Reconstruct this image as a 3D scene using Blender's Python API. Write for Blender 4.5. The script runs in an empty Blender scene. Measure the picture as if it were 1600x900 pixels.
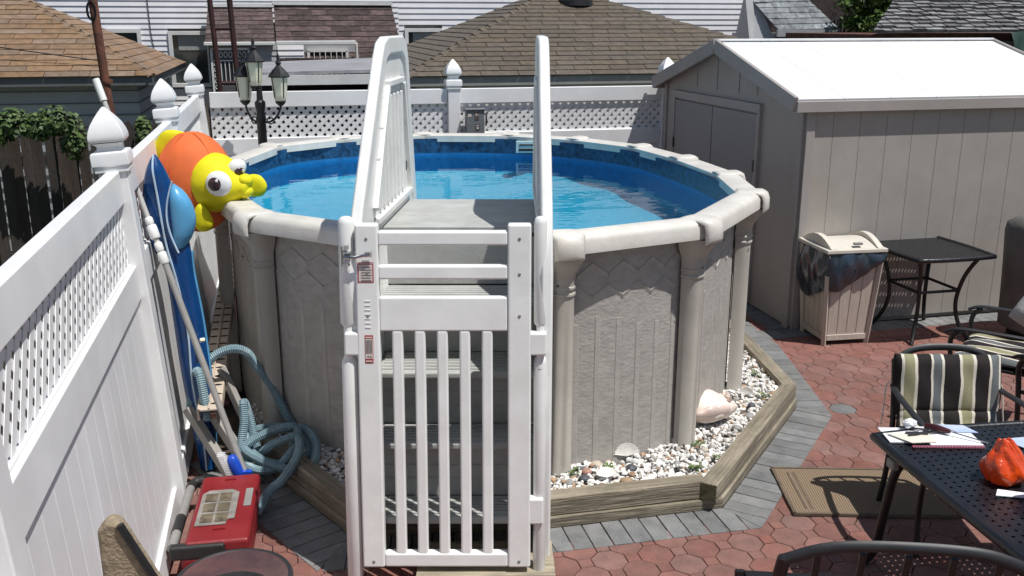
import bpy, math, random
import numpy as np
from mathutils import Matrix, Vector
random.seed(7); rng=np.random.default_rng(7)
R=math.radians
sc=bpy.context.scene; COL=sc.collection
YAW=R(13.4)                       # the camera looks 13.4 degrees to the right of the yard's depth axis
def K(x,y): return (math.cos(YAW)*x+math.sin(YAW)*y, -math.sin(YAW)*x+math.cos(YAW)*y)   # view-aligned plan -> yard plan
# ---------- camera, sky, sun, exposure ----------
cam=bpy.data.cameras.new('camera'); co=bpy.data.objects.new('camera',cam); COL.objects.link(co)
co.location=(0,0,2.45); co.rotation_euler=(R(90-15.46),0,-YAW)
cam.sensor_width=36; cam.lens=33.75; cam.clip_start=.05; cam.clip_end=3000; sc.camera=co
SUN_EL=R(66); SX,SY=.70,-.714     # horizontal direction towards the sun
w=bpy.data.worlds.new('World'); sc.world=w; w.use_nodes=True
nt=w.node_tree; bg=nt.nodes['Background']; sky=nt.nodes.new('ShaderNodeTexSky'); sky.sky_type='NISHITA'; sky.sun_disc=False
sky.sun_elevation=SUN_EL; sky.sun_rotation=math.atan2(SX,SY); sky.air_density=1.0; sky.dust_density=.6; sky.ozone_density=1.0
nt.links.new(sky.outputs[0],bg.inputs[0]); bg.inputs[1].default_value=.075
sl=bpy.data.lights.new('sun','SUN'); sl.energy=4.9; sl.angle=R(.53); sl.color=(1,.975,.935)
so=bpy.data.objects.new('sun',sl); COL.objects.link(so)
sd=Vector((SX*math.cos(SUN_EL),SY*math.cos(SUN_EL),math.sin(SUN_EL))); so.rotation_euler=sd.to_track_quat('Z','Y').to_euler(); so.location=sd*30
sc.view_settings.view_transform='Standard'; sc.view_settings.look='None'; sc.view_settings.exposure=0; sc.view_settings.gamma=1
sc.cycles.max_bounces=8; sc.cycles.transparent_max_bounces=12

# ---------- materials ----------
MATS={}
def N(t,kind,**k):
    n=t.nodes.new(kind)
    for a,b in k.items():
        if a[0]=='i' and a[1:].isdigit(): n.inputs[int(a[1:])].default_value=b
        elif a.startswith('in_'): n.inputs[a[3:].replace('_',' ')].default_value=b
        else: setattr(n,a,b)
    return n
def M(name,col,rough=.5,var=.12,scale=6,bump=0,bscale=60,metal=0,rnd=0,stretch=(1,1,1),col2=None,spec=.5,coat=0,attr=None,dirt=0,dirtcol=(.12,.09,.06),trans=0,stain=0,sscale=1.6):
    if name in MATS: return MATS[name]
    m=bpy.data.materials.new(name); m.use_nodes=True; t=m.node_tree; b=t.nodes['Principled BSDF']; L=t.links.new
    tc=N(t,'ShaderNodeTexCoord'); mp=N(t,'ShaderNodeMapping'); mp.inputs['Scale'].default_value=stretch
    L(tc.outputs['Object'],mp.inputs[0])
    oi=N(t,'ShaderNodeObjectInfo')
    if rnd or True:
        ad=N(t,'ShaderNodeVectorMath',operation='ADD'); L(mp.outputs[0],ad.inputs[0])
        ml=N(t,'ShaderNodeVectorMath',operation='SCALE'); cx=N(t,'ShaderNodeCombineXYZ'); L(oi.outputs['Random'],cx.inputs[0]); L(oi.outputs['Random'],cx.inputs[1])
        L(cx.outputs[0],ml.inputs[0]); ml.inputs['Scale'].default_value=37.0 if rnd else 0.0; L(ml.outputs[0],ad.inputs[1]); vec=ad.outputs[0]
    n1=N(t,'ShaderNodeTexNoise'); n1.inputs['Scale'].default_value=scale; n1.inputs['Detail'].default_value=6; n1.inputs['Roughness'].default_value=.62; L(vec,n1.inputs[0])
    mix=N(t,'ShaderNodeMix',data_type='RGBA'); c2=col2 or tuple(c*(1-var*1.6) for c in col)
    c1=tuple(min(1,c*(1+var*.4)) for c in col)
    mix.inputs[6].default_value=(*c2,1); mix.inputs[7].default_value=(*c1,1)
    mr=N(t,'ShaderNodeMapRange'); mr.inputs[1].default_value=.33; mr.inputs[2].default_value=.67; L(n1.outputs[0],mr.inputs[0]); L(mr.outputs[0],mix.inputs[0])
    out=mix.outputs[2]
    if attr:
        at=N(t,'ShaderNodeAttribute',attribute_name=attr); mm=N(t,'ShaderNodeMix',data_type='RGBA',blend_type='MULTIPLY'); mm.inputs[0].default_value=1
        L(out,mm.inputs[6]); L(at.outputs['Color'],mm.inputs[7]); out=mm.outputs[2]
    if rnd:
        h=N(t,'ShaderNodeHueSaturation'); m2=N(t,'ShaderNodeMapRange'); m2.inputs[3].default_value=1-rnd; m2.inputs[4].default_value=1+rnd
        L(oi.outputs['Random'],m2.inputs[0]); L(m2.outputs[0],h.inputs['Value']); L(out,h.inputs['Color'])
        m3=N(t,'ShaderNodeMath',operation='MULTIPLY'); m3.inputs[1].default_value=7.31; m4=N(t,'ShaderNodeMath',operation='FRACT'); L(oi.outputs['Random'],m3.inputs[0]); L(m3.outputs[0],m4.inputs[0])
        m5=N(t,'ShaderNodeMapRange'); m5.inputs[3].default_value=1-rnd; m5.inputs[4].default_value=1+rnd; L(m4.outputs[0],m5.inputs[0]); L(m5.outputs[0],h.inputs['Saturation']); out=h.outputs[0]
    if dirt:
        n3=N(t,'ShaderNodeTexNoise'); n3.inputs['Scale'].default_value=scale*.45; n3.inputs['Detail'].default_value=9; n3.inputs['Roughness'].default_value=.75; L(vec,n3.inputs[0])
        mr3=N(t,'ShaderNodeMapRange'); mr3.inputs[1].default_value=.52; mr3.inputs[2].default_value=.75; mr3.inputs[4].default_value=dirt; L(n3.outputs[0],mr3.inputs[0])
        md=N(t,'ShaderNodeMix',data_type='RGBA'); md.inputs[7].default_value=(*dirtcol,1); L(mr3.outputs[0],md.inputs[0]); L(out,md.inputs[6]); out=md.outputs[2]
    if stain:
        ge=N(t,'ShaderNodeNewGeometry'); n4=N(t,'ShaderNodeTexNoise'); n4.inputs['Scale'].default_value=sscale; n4.inputs['Detail'].default_value=9; n4.inputs['Roughness'].default_value=.68; L(ge.outputs['Position'],n4.inputs[0])
        mr4=N(t,'ShaderNodeMapRange'); mr4.inputs[1].default_value=.42; mr4.inputs[2].default_value=.66; mr4.inputs[4].default_value=stain; L(n4.outputs[0],mr4.inputs[0])
        m6=N(t,'ShaderNodeMix',data_type='RGBA'); m6.inputs[7].default_value=(*dirtcol,1); L(mr4.outputs[0],m6.inputs[0]); L(out,m6.inputs[6]); out=m6.outputs[2]
    L(out,b.inputs['Base Color'])
    rr=N(t,'ShaderNodeMapRange'); rr.inputs[3].default_value=max(0,rough-.08); rr.inputs[4].default_value=min(1,rough+.1); L(n1.outputs[0],rr.inputs[0]); L(rr.outputs[0],b.inputs['Roughness'])
    b.inputs['Metallic'].default_value=metal; b.inputs['Specular IOR Level'].default_value=spec; b.inputs['Coat Weight'].default_value=coat
    if trans: b.inputs['Transmission Weight'].default_value=trans
    if bump:
        n2=N(t,'ShaderNodeTexNoise'); n2.inputs['Scale'].default_value=bscale; n2.inputs['Detail'].default_value=5; L(vec,n2.inputs[0])
        bu=N(t,'ShaderNodeBump'); bu.inputs['Strength'].default_value=bump; bu.inputs['Distance'].default_value=.01; L(n2.outputs[0],bu.inputs['Height']); L(bu.outputs[0],b.inputs['Normal'])
    MATS[name]=m; return m
WHITE=(.74,.75,.77)
vinyl=M('white_vinyl',(.80,.80,.80),.35,.05,3,dirt=.10,dirtcol=(.42,.40,.36),stain=.16,sscale=2.2)
vinylb=M('white_vinyl_board',(.77,.77,.775),.4,.06,2,rnd=.03,stretch=(1,1,.3),dirt=.12,dirtcol=(.45,.43,.40),stain=.2,sscale=2.2)
resin=M('white_resin',(.78,.785,.765),.38,.05,5,bump=.04,bscale=60,dirt=.16,dirtcol=(.45,.42,.36),stain=.14,sscale=5)
resing=M('grey_tread_resin',(.43,.44,.425),.55,.1,8,bump=.15,bscale=120,stain=.3,sscale=6,dirt=.2,dirtcol=(.3,.28,.24))
railm=M('pool_rail_resin',(.68,.655,.605),.38,.07,5,bump=.12,bscale=60,dirt=.18,dirtcol=(.42,.36,.28),stain=.25,sscale=5)
colm=M('pool_column_resin',(.40,.375,.33),.4,.08,4,bump=.1,bscale=80,dirt=.15,dirtcol=(.25,.22,.18))
wallm=M('pool_wall_embossed',(.405,.385,.35),.62,.12,14,stain=.14,sscale=2.5,bump=.35,bscale=34,stretch=(1,1,1.7),dirt=.14,dirtcol=(.22,.20,.18))
ribm=M('pool_wall_rib',(.42,.40,.365),.55,.1,8,bump=.25,bscale=60)
shedw=M('shed_resin_wall',(.375,.345,.315),.55,.06,3,bump=.1,bscale=70,dirt=.12,dirtcol=(.28,.23,.19),stain=.3,sscale=1.3)
shedt=M('shed_resin_trim',(.35,.32,.30),.5,.08,3,bump=.08)
shedd=M('shed_resin_door',(.26,.252,.245),.55,.06,3,bump=.08)
shedr=M('shed_white_roof',(.74,.745,.75),.5,.05,2,stain=.12,sscale=3,dirt=.12,dirtcol=(.5,.48,.45))
red=M('red_paver',(.235,.105,.085),.85,.2,9,bump=.7,bscale=120,rnd=.13,col2=(.16,.077,.062),dirt=.3,dirtcol=(.24,.17,.15),stain=.25,sscale=2.4)
grey=M('grey_paver',(.185,.19,.19),.85,.2,9,bump=.7,bscale=120,rnd=.17,stain=.3,sscale=3,dirt=.25,dirtcol=(.3,.28,.26))
joint=M('joint_sand',(.07,.055,.045),.95,.3,20,bump=.5)
timb=M('weathered_timber',(.33,.285,.215),.9,.3,7,bump=1.0,bscale=22,stretch=(.25,5,5),col2=(.13,.105,.075),dirt=.35,dirtcol=(.11,.10,.065),stain=.5,sscale=9)
endg=M('mossy_timber_end',(.13,.12,.06),.95,.4,14,bump=.8,bscale=60)
stone=M('gravel_stone',(1,1,1),.75,.15,40,bump=.4,bscale=150,attr='tint')
pebble=M('pebble_stone',(.34,.27,.22),.6,.25,12,bump=.3,rnd=.45)
black=M('black_metal',(.010,.010,.011),.42,.2,20,bump=.1)
blackt=M('black_cast_table',(.011,.012,.015),.33,.2,20,bump=.15,bscale=100)
graym=M('charcoal_frame',(.022,.023,.026),.5,.2,20)
rust=M('rusty_pole',(.16,.055,.03),.75,.4,9,bump=.4,col2=(.07,.03,.02))
maroon=M('maroon_ladder_metal',(.05,.014,.013),.55,.3,9)
oldwood=M('old_dark_picket',(.055,.042,.034),.9,.35,4,bump=.7,bscale=30,stretch=(5,5,.6),rnd=.3,col2=(.035,.027,.023))
greywood=M('old_grey_picket',(.11,.09,.072),.9,.35,5,bump=.7,bscale=30,stretch=(5,5,.6),rnd=.3,col2=(.06,.05,.042))
shC=M('taupe_shingle',(.125,.102,.078),.9,.22,10,bump=.8,bscale=120,rnd=.15)
shL=M('tan_shingle',(.245,.16,.10),.9,.22,8,bump=.8,bscale=120,rnd=.15)
shM=M('mauve_shingle',(.115,.08,.075),.9,.4,7,bump=.6,bscale=100,stretch=(1,1,4),attr='tint')
shG=M('light_grey_shingle',(.24,.26,.27),.9,.4,7,bump=.6,bscale=100,attr='tint')
slate=M('old_grey_slate',(.22,.215,.215),.8,.35,6,bump=.7,bscale=50,rnd=.35)
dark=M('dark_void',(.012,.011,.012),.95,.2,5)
siding=M('white_siding',(.82,.81,.83),.5,.06,2,dirt=.12,dirtcol=(.5,.48,.46))
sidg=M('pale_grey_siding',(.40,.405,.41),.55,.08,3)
fascia=M('grey_fascia',(.30,.30,.27),.5,.1,4)
whitep=M('white_paint',(.72,.72,.70),.5,.08,4,dirt=.15,dirtcol=(.4,.37,.33))
glassm=M('dark_window_glass',(.05,.06,.06),.08,.3,3,spec=.8)
curt=M('curtain_cloth',(.38,.40,.38),.8,.25,12,stretch=(6,6,.5))
steel=M('chrome',(.6,.6,.6),.18,.1,20,metal=1)
elecm=M('electric_box_grey',(.16,.175,.18),.45,.1,8)
orange=M('fish_orange_fabric',(.74,.15,.035),.75,.1,7,bump=.25,bscale=14)
yellow=M('fish_yellow_fabric',(.74,.66,.0),.72,.1,7,bump=.22,bscale=14,dirt=.12,dirtcol=(.5,.35,.02))
eyew=M('fish_eye_white',(.8,.8,.8),.4,.03,7)
eyeb=M('fish_eye_brown',(.055,.03,.035),.2,.1,7)
blued=M('raft_dark_blue',(.0,.055,.21),.28,.2,5,bump=.7,bscale=9,coat=.3)
bluel=M('raft_light_blue',(.10,.36,.62),.3,.15,5,bump=.5,bscale=9,coat=.3)
hosem=M('pale_blue_hose',(.20,.30,.34),.5,.15,12,dirt=.25,dirtcol=(.12,.14,.13))
redp=M('red_toolbox_plastic',(.21,.012,.016),.42,.12,6,bump=.15,dirt=.2,dirtcol=(.28,.07,.05))
blackp=M('black_plastic',(.02,.02,.02),.5,.2,14,bump=.15)
greyp=M('grey_plastic',(.25,.24,.23),.5,.1,10)
paper=M('white_paper',(.80,.80,.82),.7,.03,10)
cream=M('cream_card',(.70,.66,.55),.7,.04,10)
tan=M('tan_wicker_cloth',(.34,.27,.18),.9,.25,30,bump=.7,bscale=120)
mudgr=M('grey_post_vinyl',(.36,.34,.31),.6,.12,5,dirt=.3,dirtcol=(.2,.17,.13))
beige=M('beige_extrusion',(.55,.46,.37),.55,.1,6,dirt=.3,dirtcol=(.3,.22,.16))
bagm=M('clear_blue_grey_bag',(.03,.045,.065),.2,.4,5,bump=.9,bscale=7,stretch=(1,1,.5),coat=.5)
plasticr=M('red_plastic_bag',(.88,.09,.012),.22,.06,6,bump=.8,bscale=30,coat=.5,trans=.25)
leafm=M('ivy_leaf',(.075,.135,.022),.6,.3,6,rnd=.2,attr='tint')
weedm=M('weed_leaf',(.12,.20,.04),.6,.3,6)
barkm=M('tree_bark',(.10,.075,.055),.9,.3,8,bump=.6)
shell=M('pale_pink_shell',(.74,.66,.58),.4,.2,14,bump=.4,bscale=30,col2=(.74,.60,.53))
shellw=M('white_shell',(.82,.79,.73),.45,.1,9,bump=.3)
tankm=M('cover_grey_fabric',(.15,.145,.13),.8,.15,6,bump=.4,bscale=20)
clothg=M('grey_folded_fabric',(.40,.39,.37),.75,.12,8,bump=.6,bscale=22)
tarp=M('green_tarp',(.03,.07,.055),.6,.3,4,bump=.5,bscale=10)
brickm=M('dull_brick_wall',(.13,.055,.04),.9,.4,8,bump=.5)
boardw=M('weathered_wall_board',(.26,.21,.18),.9,.3,5,stretch=(.4,4,4),bump=.4)
groundm=M('ground_soil_grass',(.10,.11,.055),.95,.35,1.5,bump=.5)
conc=M('concrete_block',(.42,.39,.33),.9,.2,8,bump=.5)
terra=M('lamp_amber_glass',(.62,.56,.38),.3,.1,8)
bulbm=M('lamp_clear_glass',(.80,.77,.58),.3,.1,8)
cedar=M('cedar_box',(.36,.10,.03),.7,.2,9)
inkr=M('red_ink',(.45,.05,.05),.6,.1,9); inkk=M('dark_ink',(.08,.07,.07),.6,.1,9); labw=M('label_film',(.62,.54,.50),.45,.05,9)
bluep=M('brush_blue_plastic',(.01,.07,.50),.35,.1,9)
photoc=M('printed_blue_sheet',(.30,.40,.62),.5,.5,6,col2=(.55,.58,.62))

def stripes(name,seq,axis=0,period=.3,rough=.85):
    m=bpy.data.materials.new(name); m.use_nodes=True; t=m.node_tree; b=t.nodes['Principled BSDF']; L=t.links.new
    tc=N(t,'ShaderNodeTexCoord'); sx=N(t,'ShaderNodeSeparateXYZ'); L(tc.outputs['Object'],sx.inputs[0])
    nz=N(t,'ShaderNodeTexNoise'); nz.inputs['Scale'].default_value=9; L(tc.outputs['Object'],nz.inputs[0])
    wv=N(t,'ShaderNodeMath',operation='MULTIPLY_ADD'); wv.inputs[1].default_value=.012; L(nz.outputs[0],wv.inputs[0]); L(sx.outputs[axis],wv.inputs[2])
    dv=N(t,'ShaderNodeMath',operation='DIVIDE'); dv.inputs[1].default_value=period; L(wv.outputs[0],dv.inputs[0]); fr=N(t,'ShaderNodeMath',operation='FRACT'); L(dv.outputs[0],fr.inputs[0])
    cr=N(t,'ShaderNodeValToRGB'); cr.color_ramp.interpolation='CONSTANT'; e=cr.color_ramp.elements
    e[0].position=0; e[0].color=(*seq[0][1],1); e[1].position=seq[1][0]; e[1].color=(*seq[1][1],1)
    for p,c in seq[2:]: x=e.new(p); x.color=(*c,1)
    L(fr.outputs[0],cr.inputs[0]); L(cr.outputs[0],b.inputs['Base Color']); b.inputs['Roughness'].default_value=rough; b.inputs['Specular IOR Level'].default_value=.2
    n2=N(t,'ShaderNodeTexNoise'); n2.inputs['Scale'].default_value=260; L(tc.outputs['Object'],n2.inputs[0]); bu=N(t,'ShaderNodeBump'); bu.inputs['Strength'].default_value=.3; L(n2.outputs[0],bu.inputs['Height']); L(bu.outputs[0],b.inputs['Normal'])
    return m
CB=(.022,.018,.018); CW=(.62,.58,.49); CO=(.27,.26,.155); CG=(.13,.14,.145)
cush=stripes('striped_cushion_cloth',[(0,CB),(.20,CW),(.25,CO),(.42,CW),(.47,CB),(.70,CW),(.74,CG),(.88,CW),(.925,CB)],0,.29)
matm=stripes('ribbed_brown_mat',[(0,(.25,.185,.125)),(.5,(.13,.095,.062))],0,.013)

def linerband():
    m=bpy.data.materials.new('liner_mosaic_band'); m.use_nodes=True; t=m.node_tree; b=t.nodes['Principled BSDF']; L=t.links.new
    tc=N(t,'ShaderNodeTexCoord'); v=N(t,'ShaderNodeTexVoronoi'); v.inputs['Scale'].default_value=17; L(tc.outputs['Object'],v.inputs[0])
    wv=N(t,'ShaderNodeTexNoise'); wv.inputs['Scale'].default_value=30; wv.inputs['Detail'].default_value=8; L(tc.outputs['Object'],wv.inputs[0])
    cr=N(t,'ShaderNodeValToRGB'); cr.color_ramp.elements[0].position=.40; cr.color_ramp.elements[0].color=(.002,.008,.032,1); cr.color_ramp.elements[1].position=.86; cr.color_ramp.elements[1].color=(.018,.085,.19,1)
    ad=N(t,'ShaderNodeMath',operation='MULTIPLY_ADD'); ad.inputs[1].default_value=.35; L(v.outputs['Distance'],ad.inputs[0]); L(wv.outputs[0],ad.inputs[2])
    L(ad.outputs[0],cr.inputs[0]); L(cr.outputs[0],b.inputs['Base Color']); b.inputs['Roughness'].default_value=.3
    return m
liner1=linerband()
liner2=M('liner_blue',(.004,.15,.40),.35,.15,20)
linerf=M('liner_floor_blue',(.014,.37,.52),.5,.16,45,col2=(.008,.29,.44))
def waterm():
    m=bpy.data.materials.new('pool_water'); m.use_nodes=True; t=m.node_tree; t.nodes.clear(); L=t.links.new
    o=N(t,'ShaderNodeOutputMaterial'); mx=N(t,'ShaderNodeMixShader'); tr=N(t,'ShaderNodeBsdfTransparent'); gl=N(t,'ShaderNodeBsdfGlossy'); fr=N(t,'ShaderNodeFresnel')
    tr.inputs[0].default_value=(.78,.94,.98,1); gl.inputs['Roughness'].default_value=.015; fr.inputs[0].default_value=1.33
    tc=N(t,'ShaderNodeTexCoord'); mp=N(t,'ShaderNodeMapping'); mp.inputs['Scale'].default_value=(1,1.6,1); L(tc.outputs['Object'],mp.inputs[0])
    n=N(t,'ShaderNodeTexNoise'); n.inputs['Scale'].default_value=3.2; n.inputs['Detail'].default_value=2.5; L(mp.outputs[0],n.inputs[0])
    bu=N(t,'ShaderNodeBump'); bu.inputs['Strength'].default_value=.08; bu.inputs['Distance'].default_value=.05; L(n.outputs[0],bu.inputs['Height'])
    L(bu.outputs[0],gl.inputs['Normal']); L(bu.outputs[0],fr.inputs['Normal']); L(fr.outputs[0],mx.inputs[0]); L(tr.outputs[0],mx.inputs[1]); L(gl.outputs[0],mx.inputs[2]); L(mx.outputs[0],o.inputs[0])
    return m
water=waterm()

# ---------- object helpers ----------
def tag(o,label=None,cat=None,group=None,kind=None):
    if label: o['label']=label
    if cat: o['category']=cat
    if group: o['group']=group
    if kind: o['kind']=kind
    return o
def thing(name,label,cat,loc=(0,0,0),rz=0,group=None,rot=None):
    o=bpy.data.objects.new(name,None); COL.objects.link(o); o.location=loc; o.rotation_euler=rot or (0,0,rz); o.empty_display_size=.1
    return tag(o,label,cat,group)
def CM(loc=(0,0,0),rot=(0,0,0)):
    from mathutils import Euler
    return Matrix.Translation(loc)@Euler(rot).to_matrix().to_4x4()
class G:
    def __init__(s): s.v=[]; s.f=[]; s.t=[]
    def add(s,vs,fs,m=None,tint=None):
        o=len(s.v)
        for p in vs:
            p=Vector(p); s.v.append(tuple(m@p if m else p))
        s.f+= [tuple(i+o for i in f) for f in fs]
        if tint is not None: s.t+=[tint]*len(vs)
        return s
    def box(s,c,d,m=None,tint=None,top=1.0):
        x,y,z=d[0]/2,d[1]/2,d[2]/2
        vs=[(c[0]+a*x*(top if k>0 else 1),c[1]+b*y*(top if k>0 else 1),c[2]+k*z) for k in(-1,1) for b in(-1,1) for a in(-1,1)]
        return s.add(vs,[(0,2,3,1),(4,5,7,6),(0,1,5,4),(2,6,7,3),(0,4,6,2),(1,3,7,5)],m,tint)
    def prism(s,poly,z0,z1,m=None,tint=None):
        a=sum(poly[i][0]*poly[(i+1)%len(poly)][1]-poly[(i+1)%len(poly)][0]*poly[i][1] for i in range(len(poly)))
        if a<0: poly=poly[::-1]
        n=len(poly); vs=[(*p,z0) for p in poly]+[(*p,z1) for p in poly]
        return s.add(vs,[tuple(range(n))[::-1],tuple(range(n,2*n))]+[(i,(i+1)%n,(i+1)%n+n,i+n) for i in range(n)],m,tint)
    def tube(s,pts,r,n=8,m=None,closed=False,flat=1.0):
        pts=[Vector(p) for p in pts]; k=len(pts); rs=r if isinstance(r,(list,tuple)) else [r]*k
        vs=[];up=None
        for i,p in enumerate(pts):
            a=pts[(i-1)%k] if (closed or i>0) else p; b=pts[(i+1)%k] if (closed or i<k-1) else p
            d=(b-a).normalized()
            if up is None: up=Vector((0,0,1)) if abs(d.z)<.9 else Vector((1,0,0))
            x=d.cross(up)
            if x.length<1e-5: x=d.cross(Vector((1,.3,.2)))
            x.normalize(); y=x.cross(d).normalized(); up=y
            for j in range(n):
                t=2*math.pi*j/n; vs.append(p+x*math.cos(t)*rs[i]+y*math.sin(t)*rs[i]*flat)
        fs=[(i*n+j,i*n+(j+1)%n,((i+1)%k)*n+(j+1)%n,((i+1)%k)*n+j) for i in range(k if closed else k-1) for j in range(n)]
        if not closed: fs+=[tuple(range(n))[::-1],tuple(range((k-1)*n,k*n))]
        return s.add(vs,fs,m)
    def lathe(s,prof,n=16,m=None,sq=None):
        vs=[]
        for r,z in prof:
            for j in range(n):
                t=2*math.pi*(j+.5)/n; vs.append((r*math.cos(t),r*math.sin(t),z))
        k=len(prof); fs=[(i*n+j,i*n+(j+1)%n,(i+1)*n+(j+1)%n,(i+1)*n+j) for i in range(k-1) for j in range(n)]
        fs+=[tuple(range(n))[::-1],tuple(range((k-1)*n,k*n))]
        return s.add(vs,fs,m)
    def ball(s,c,rad,m=None,nu=20,nv=12,fn=None):
        vs=[];
        for i in range(nv+1):
            ph=math.pi*i/nv
            for j in range(nu):
                t=2*math.pi*j/nu; d=Vector((math.sin(ph)*math.cos(t),math.sin(ph)*math.sin(t),math.cos(ph)))
                q=fn(d) if fn else 1
                vs.append((c[0]+d.x*rad[0]*q,c[1]+d.y*rad[1]*q,c[2]+d.z*rad[2]*q))
        return s.add(vs,[(i*nu+j,(i+1)*nu+j,(i+1)*nu+(j+1)%nu,i*nu+(j+1)%nu) for i in range(nv) for j in range(nu)],m)
    def mesh(s,name):
        me=bpy.data.meshes.new(name); me.from_pydata(s.v,[],s.f); me.validate(); me.update()
        if s.t and len(s.t)==len(s.v):
            at=me.color_attributes.new('tint','FLOAT_COLOR','POINT'); at.data.foreach_set('color',np.array([(*t,1) if len(t)==3 else t for t in s.t],dtype=np.float32).ravel())
        return me
    def obj(s,name,mat,parent=None,smooth=0,bevel=0,seg=2,kind=None,label=None,sub=0,me=None,loc=None,rot=None):
        me=me or s.mesh(name); o=bpy.data.objects.new(name,me); COL.objects.link(o); o.parent=parent
        if mat and not me.materials: me.materials.append(mat)
        if smooth:
            me.polygons.foreach_set('use_smooth',[True]*len(me.polygons)); me.set_sharp_from_angle(angle=R(smooth))
        if bevel:
            b=o.modifiers.new('bevel','BEVEL'); b.width=bevel; b.segments=seg; b.limit_method='ANGLE'; b.angle_limit=R(40); 
            me.polygons.foreach_set('use_smooth',[True]*len(me.polygons)); b.harden_normals=True
        if sub: q=o.modifiers.new('sub','SUBSURF'); q.levels=sub; q.render_levels=sub
        if loc: o.location=loc
        if rot: o.rotation_euler=rot
        return tag(o,label,None,None,kind)
def linked(name,me,parent,loc,rot=(0,0,0),scale=None,kind=None):
    o=bpy.data.objects.new(name,me); COL.objects.link(o); o.parent=parent; o.location=loc; o.rotation_euler=rot
    if scale: o.scale=scale
    return o
def copy_tree(o,parent=None):
    c=o.copy(); COL.objects.link(c); c.parent=parent
    for ch in list(o.children): copy_tree(ch,c)
    return c
def clip(poly,region):
    # convex clip of poly by convex ccw region
    out=poly
    n=len(region)
    for i in range(n):
        a=region[i]; b=region[(i+1)%n]; inp=out; out=[]
        if not inp: break
        ins=lambda p:(b[0]-a[0])*(p[1]-a[1])-(b[1]-a[1])*(p[0]-a[0])>=-1e-9
        for j in range(len(inp)):
            p=inp[j]; q=inp[(j+1)%len(inp)]; ip,iq=ins(p),ins(q)
            if ip: out.append(p)
            if ip!=iq:
                d1=(b[0]-a[0])*(p[1]-a[1])-(b[1]-a[1])*(p[0]-a[0]); d2=(b[0]-a[0])*(q[1]-a[1])-(b[1]-a[1])*(q[0]-a[0]); t=d1/(d1-d2)
                out.append((p[0]+(q[0]-p[0])*t,p[1]+(q[1]-p[1])*t))
    return out
def area(p): return abs(sum(p[i][0]*p[(i+1)%len(p)][1]-p[(i+1)%len(p)][0]*p[i][1] for i in range(len(p))))/2 if len(p)>2 else 0
def catmull(P,n,closed=True):
    out=[];k=len(P)
    for i in range(k if closed else k-1):
        g=lambda j:np.array(P[j%k] if closed else P[min(max(j,0),k-1)],float)
        a,b,c,d=g(i-1),g(i),g(i+1),g(i+2)
        for s in range(n):
            t=s/n; out.append(.5*((2*b)+(-a+c)*t+(2*a-5*b+4*c-d)*t*t+(-a+3*b-3*c+d)*t**3))
    if not closed: out.append(np.array(P[-1],float))
    return out
def tile_face(name,parent,O,U,V,poly,course,w,mat,th=.012,gap=.004,jit=0,limit=300,offs=.33,rowlab=True,irr=0,tints=None,maxrow=None,vary=0):
    """lay overlapping shingles on a sloped face; alike pieces share a mesh, cut ones have their own"""
    O=Vector(O);U=Vector(U).normalized();V=Vector(V).normalized();Nn=U.cross(V).normalized()
    m=Matrix((( U.x,V.x,Nn.x,O.x),(U.y,V.y,Nn.y,O.y),(U.z,V.z,Nn.z,O.z),(0,0,0,1)))
    s0=min(p[0] for p in poly); s1=max(p[0] for p in poly); t1=max(p[1] for p in poly)
    me=None; rest=G(); cnt=0; r=0; t=0
    pieces=[]
    while t<t1:
        s=s0-w*((r*offs+random.uniform(0,.05))%1)-random.uniform(0,vary)
        while s<s1:
            ww=w*(1+random.uniform(-irr,irr)) if irr else w
            tt=t+(random.uniform(-jit,jit) if jit else 0)
            rect=[(s+gap/2,tt),(s+ww-gap/2,tt),(s+ww-gap/2,tt+course*1.12),(s+gap/2,tt+course*1.12)]
            c=clip(rect,poly)
            if area(c)>.0004: pieces.append((c,tt,area(c)>area(rect)*.999 and not irr,s+gap/2,ww)); 
            s+=ww
        t+=course; r+=1
    def hz(y,t0): return th*(1-.8*(y-t0)/(course*1.12))
    for c,t0,full,sx,ww in pieces:
        def build(g,base,mm=None,tint=None):
            n=len(c); vs=[(p[0]-base[0],p[1]-base[1],-.002) for p in c]+[(p[0]-base[0],p[1]-base[1],hz(p[1],t0)) for p in c]
            g.add(vs,[tuple(range(n,2*n))]+[(i,(i+1)%n,(i+1)%n+n,i+n) for i in range(n)],mm,tint)
        if cnt<limit:
            cnt+=1
            if full:
                if me is None:
                    g=G(); build(g,(sx,t0)); me=g.mesh(name); me.materials.append(mat)
                o=linked(name,me,parent,(0,0,0)); o.matrix_local=m@Matrix.Translation((sx,t0,random.uniform(0,.003)))
            else:
                g=G(); build(g,c[0]); o=g.obj(name,mat,parent); o.matrix_local=m@Matrix.Translation((c[0][0],c[0][1],random.uniform(0,.003))) @ Matrix.Rotation(random.uniform(-.02,.02) if irr else 0,4,'Z')
        else:
            k=random.uniform(*(tints or (.75,1.15))); build(rest,(0,0),m@Matrix.Translation((0,0,random.uniform(0,.002))),(k,k,k))
    if rest.v: rest.obj(name+'s',mat,parent,kind='stuff')
    return m
def rnd3(s): return random.uniform(-s,s)

# ================= THE SETTING =================
g=G(); g.add([(-600,-600,-.62),(600,-600,-.62),(600,600,-.62),(-600,600,-.62)],[(0,1,2,3)]); tag(g.obj('ground',groundm),kind='structure')
patio=thing('patio',None,None); del_=None; patio['kind']='structure'
g=G(); g.box((4.2,3.2,-.318),(10.6,13.6,.6)); g.obj('paving_bed',joint,patio)
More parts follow.
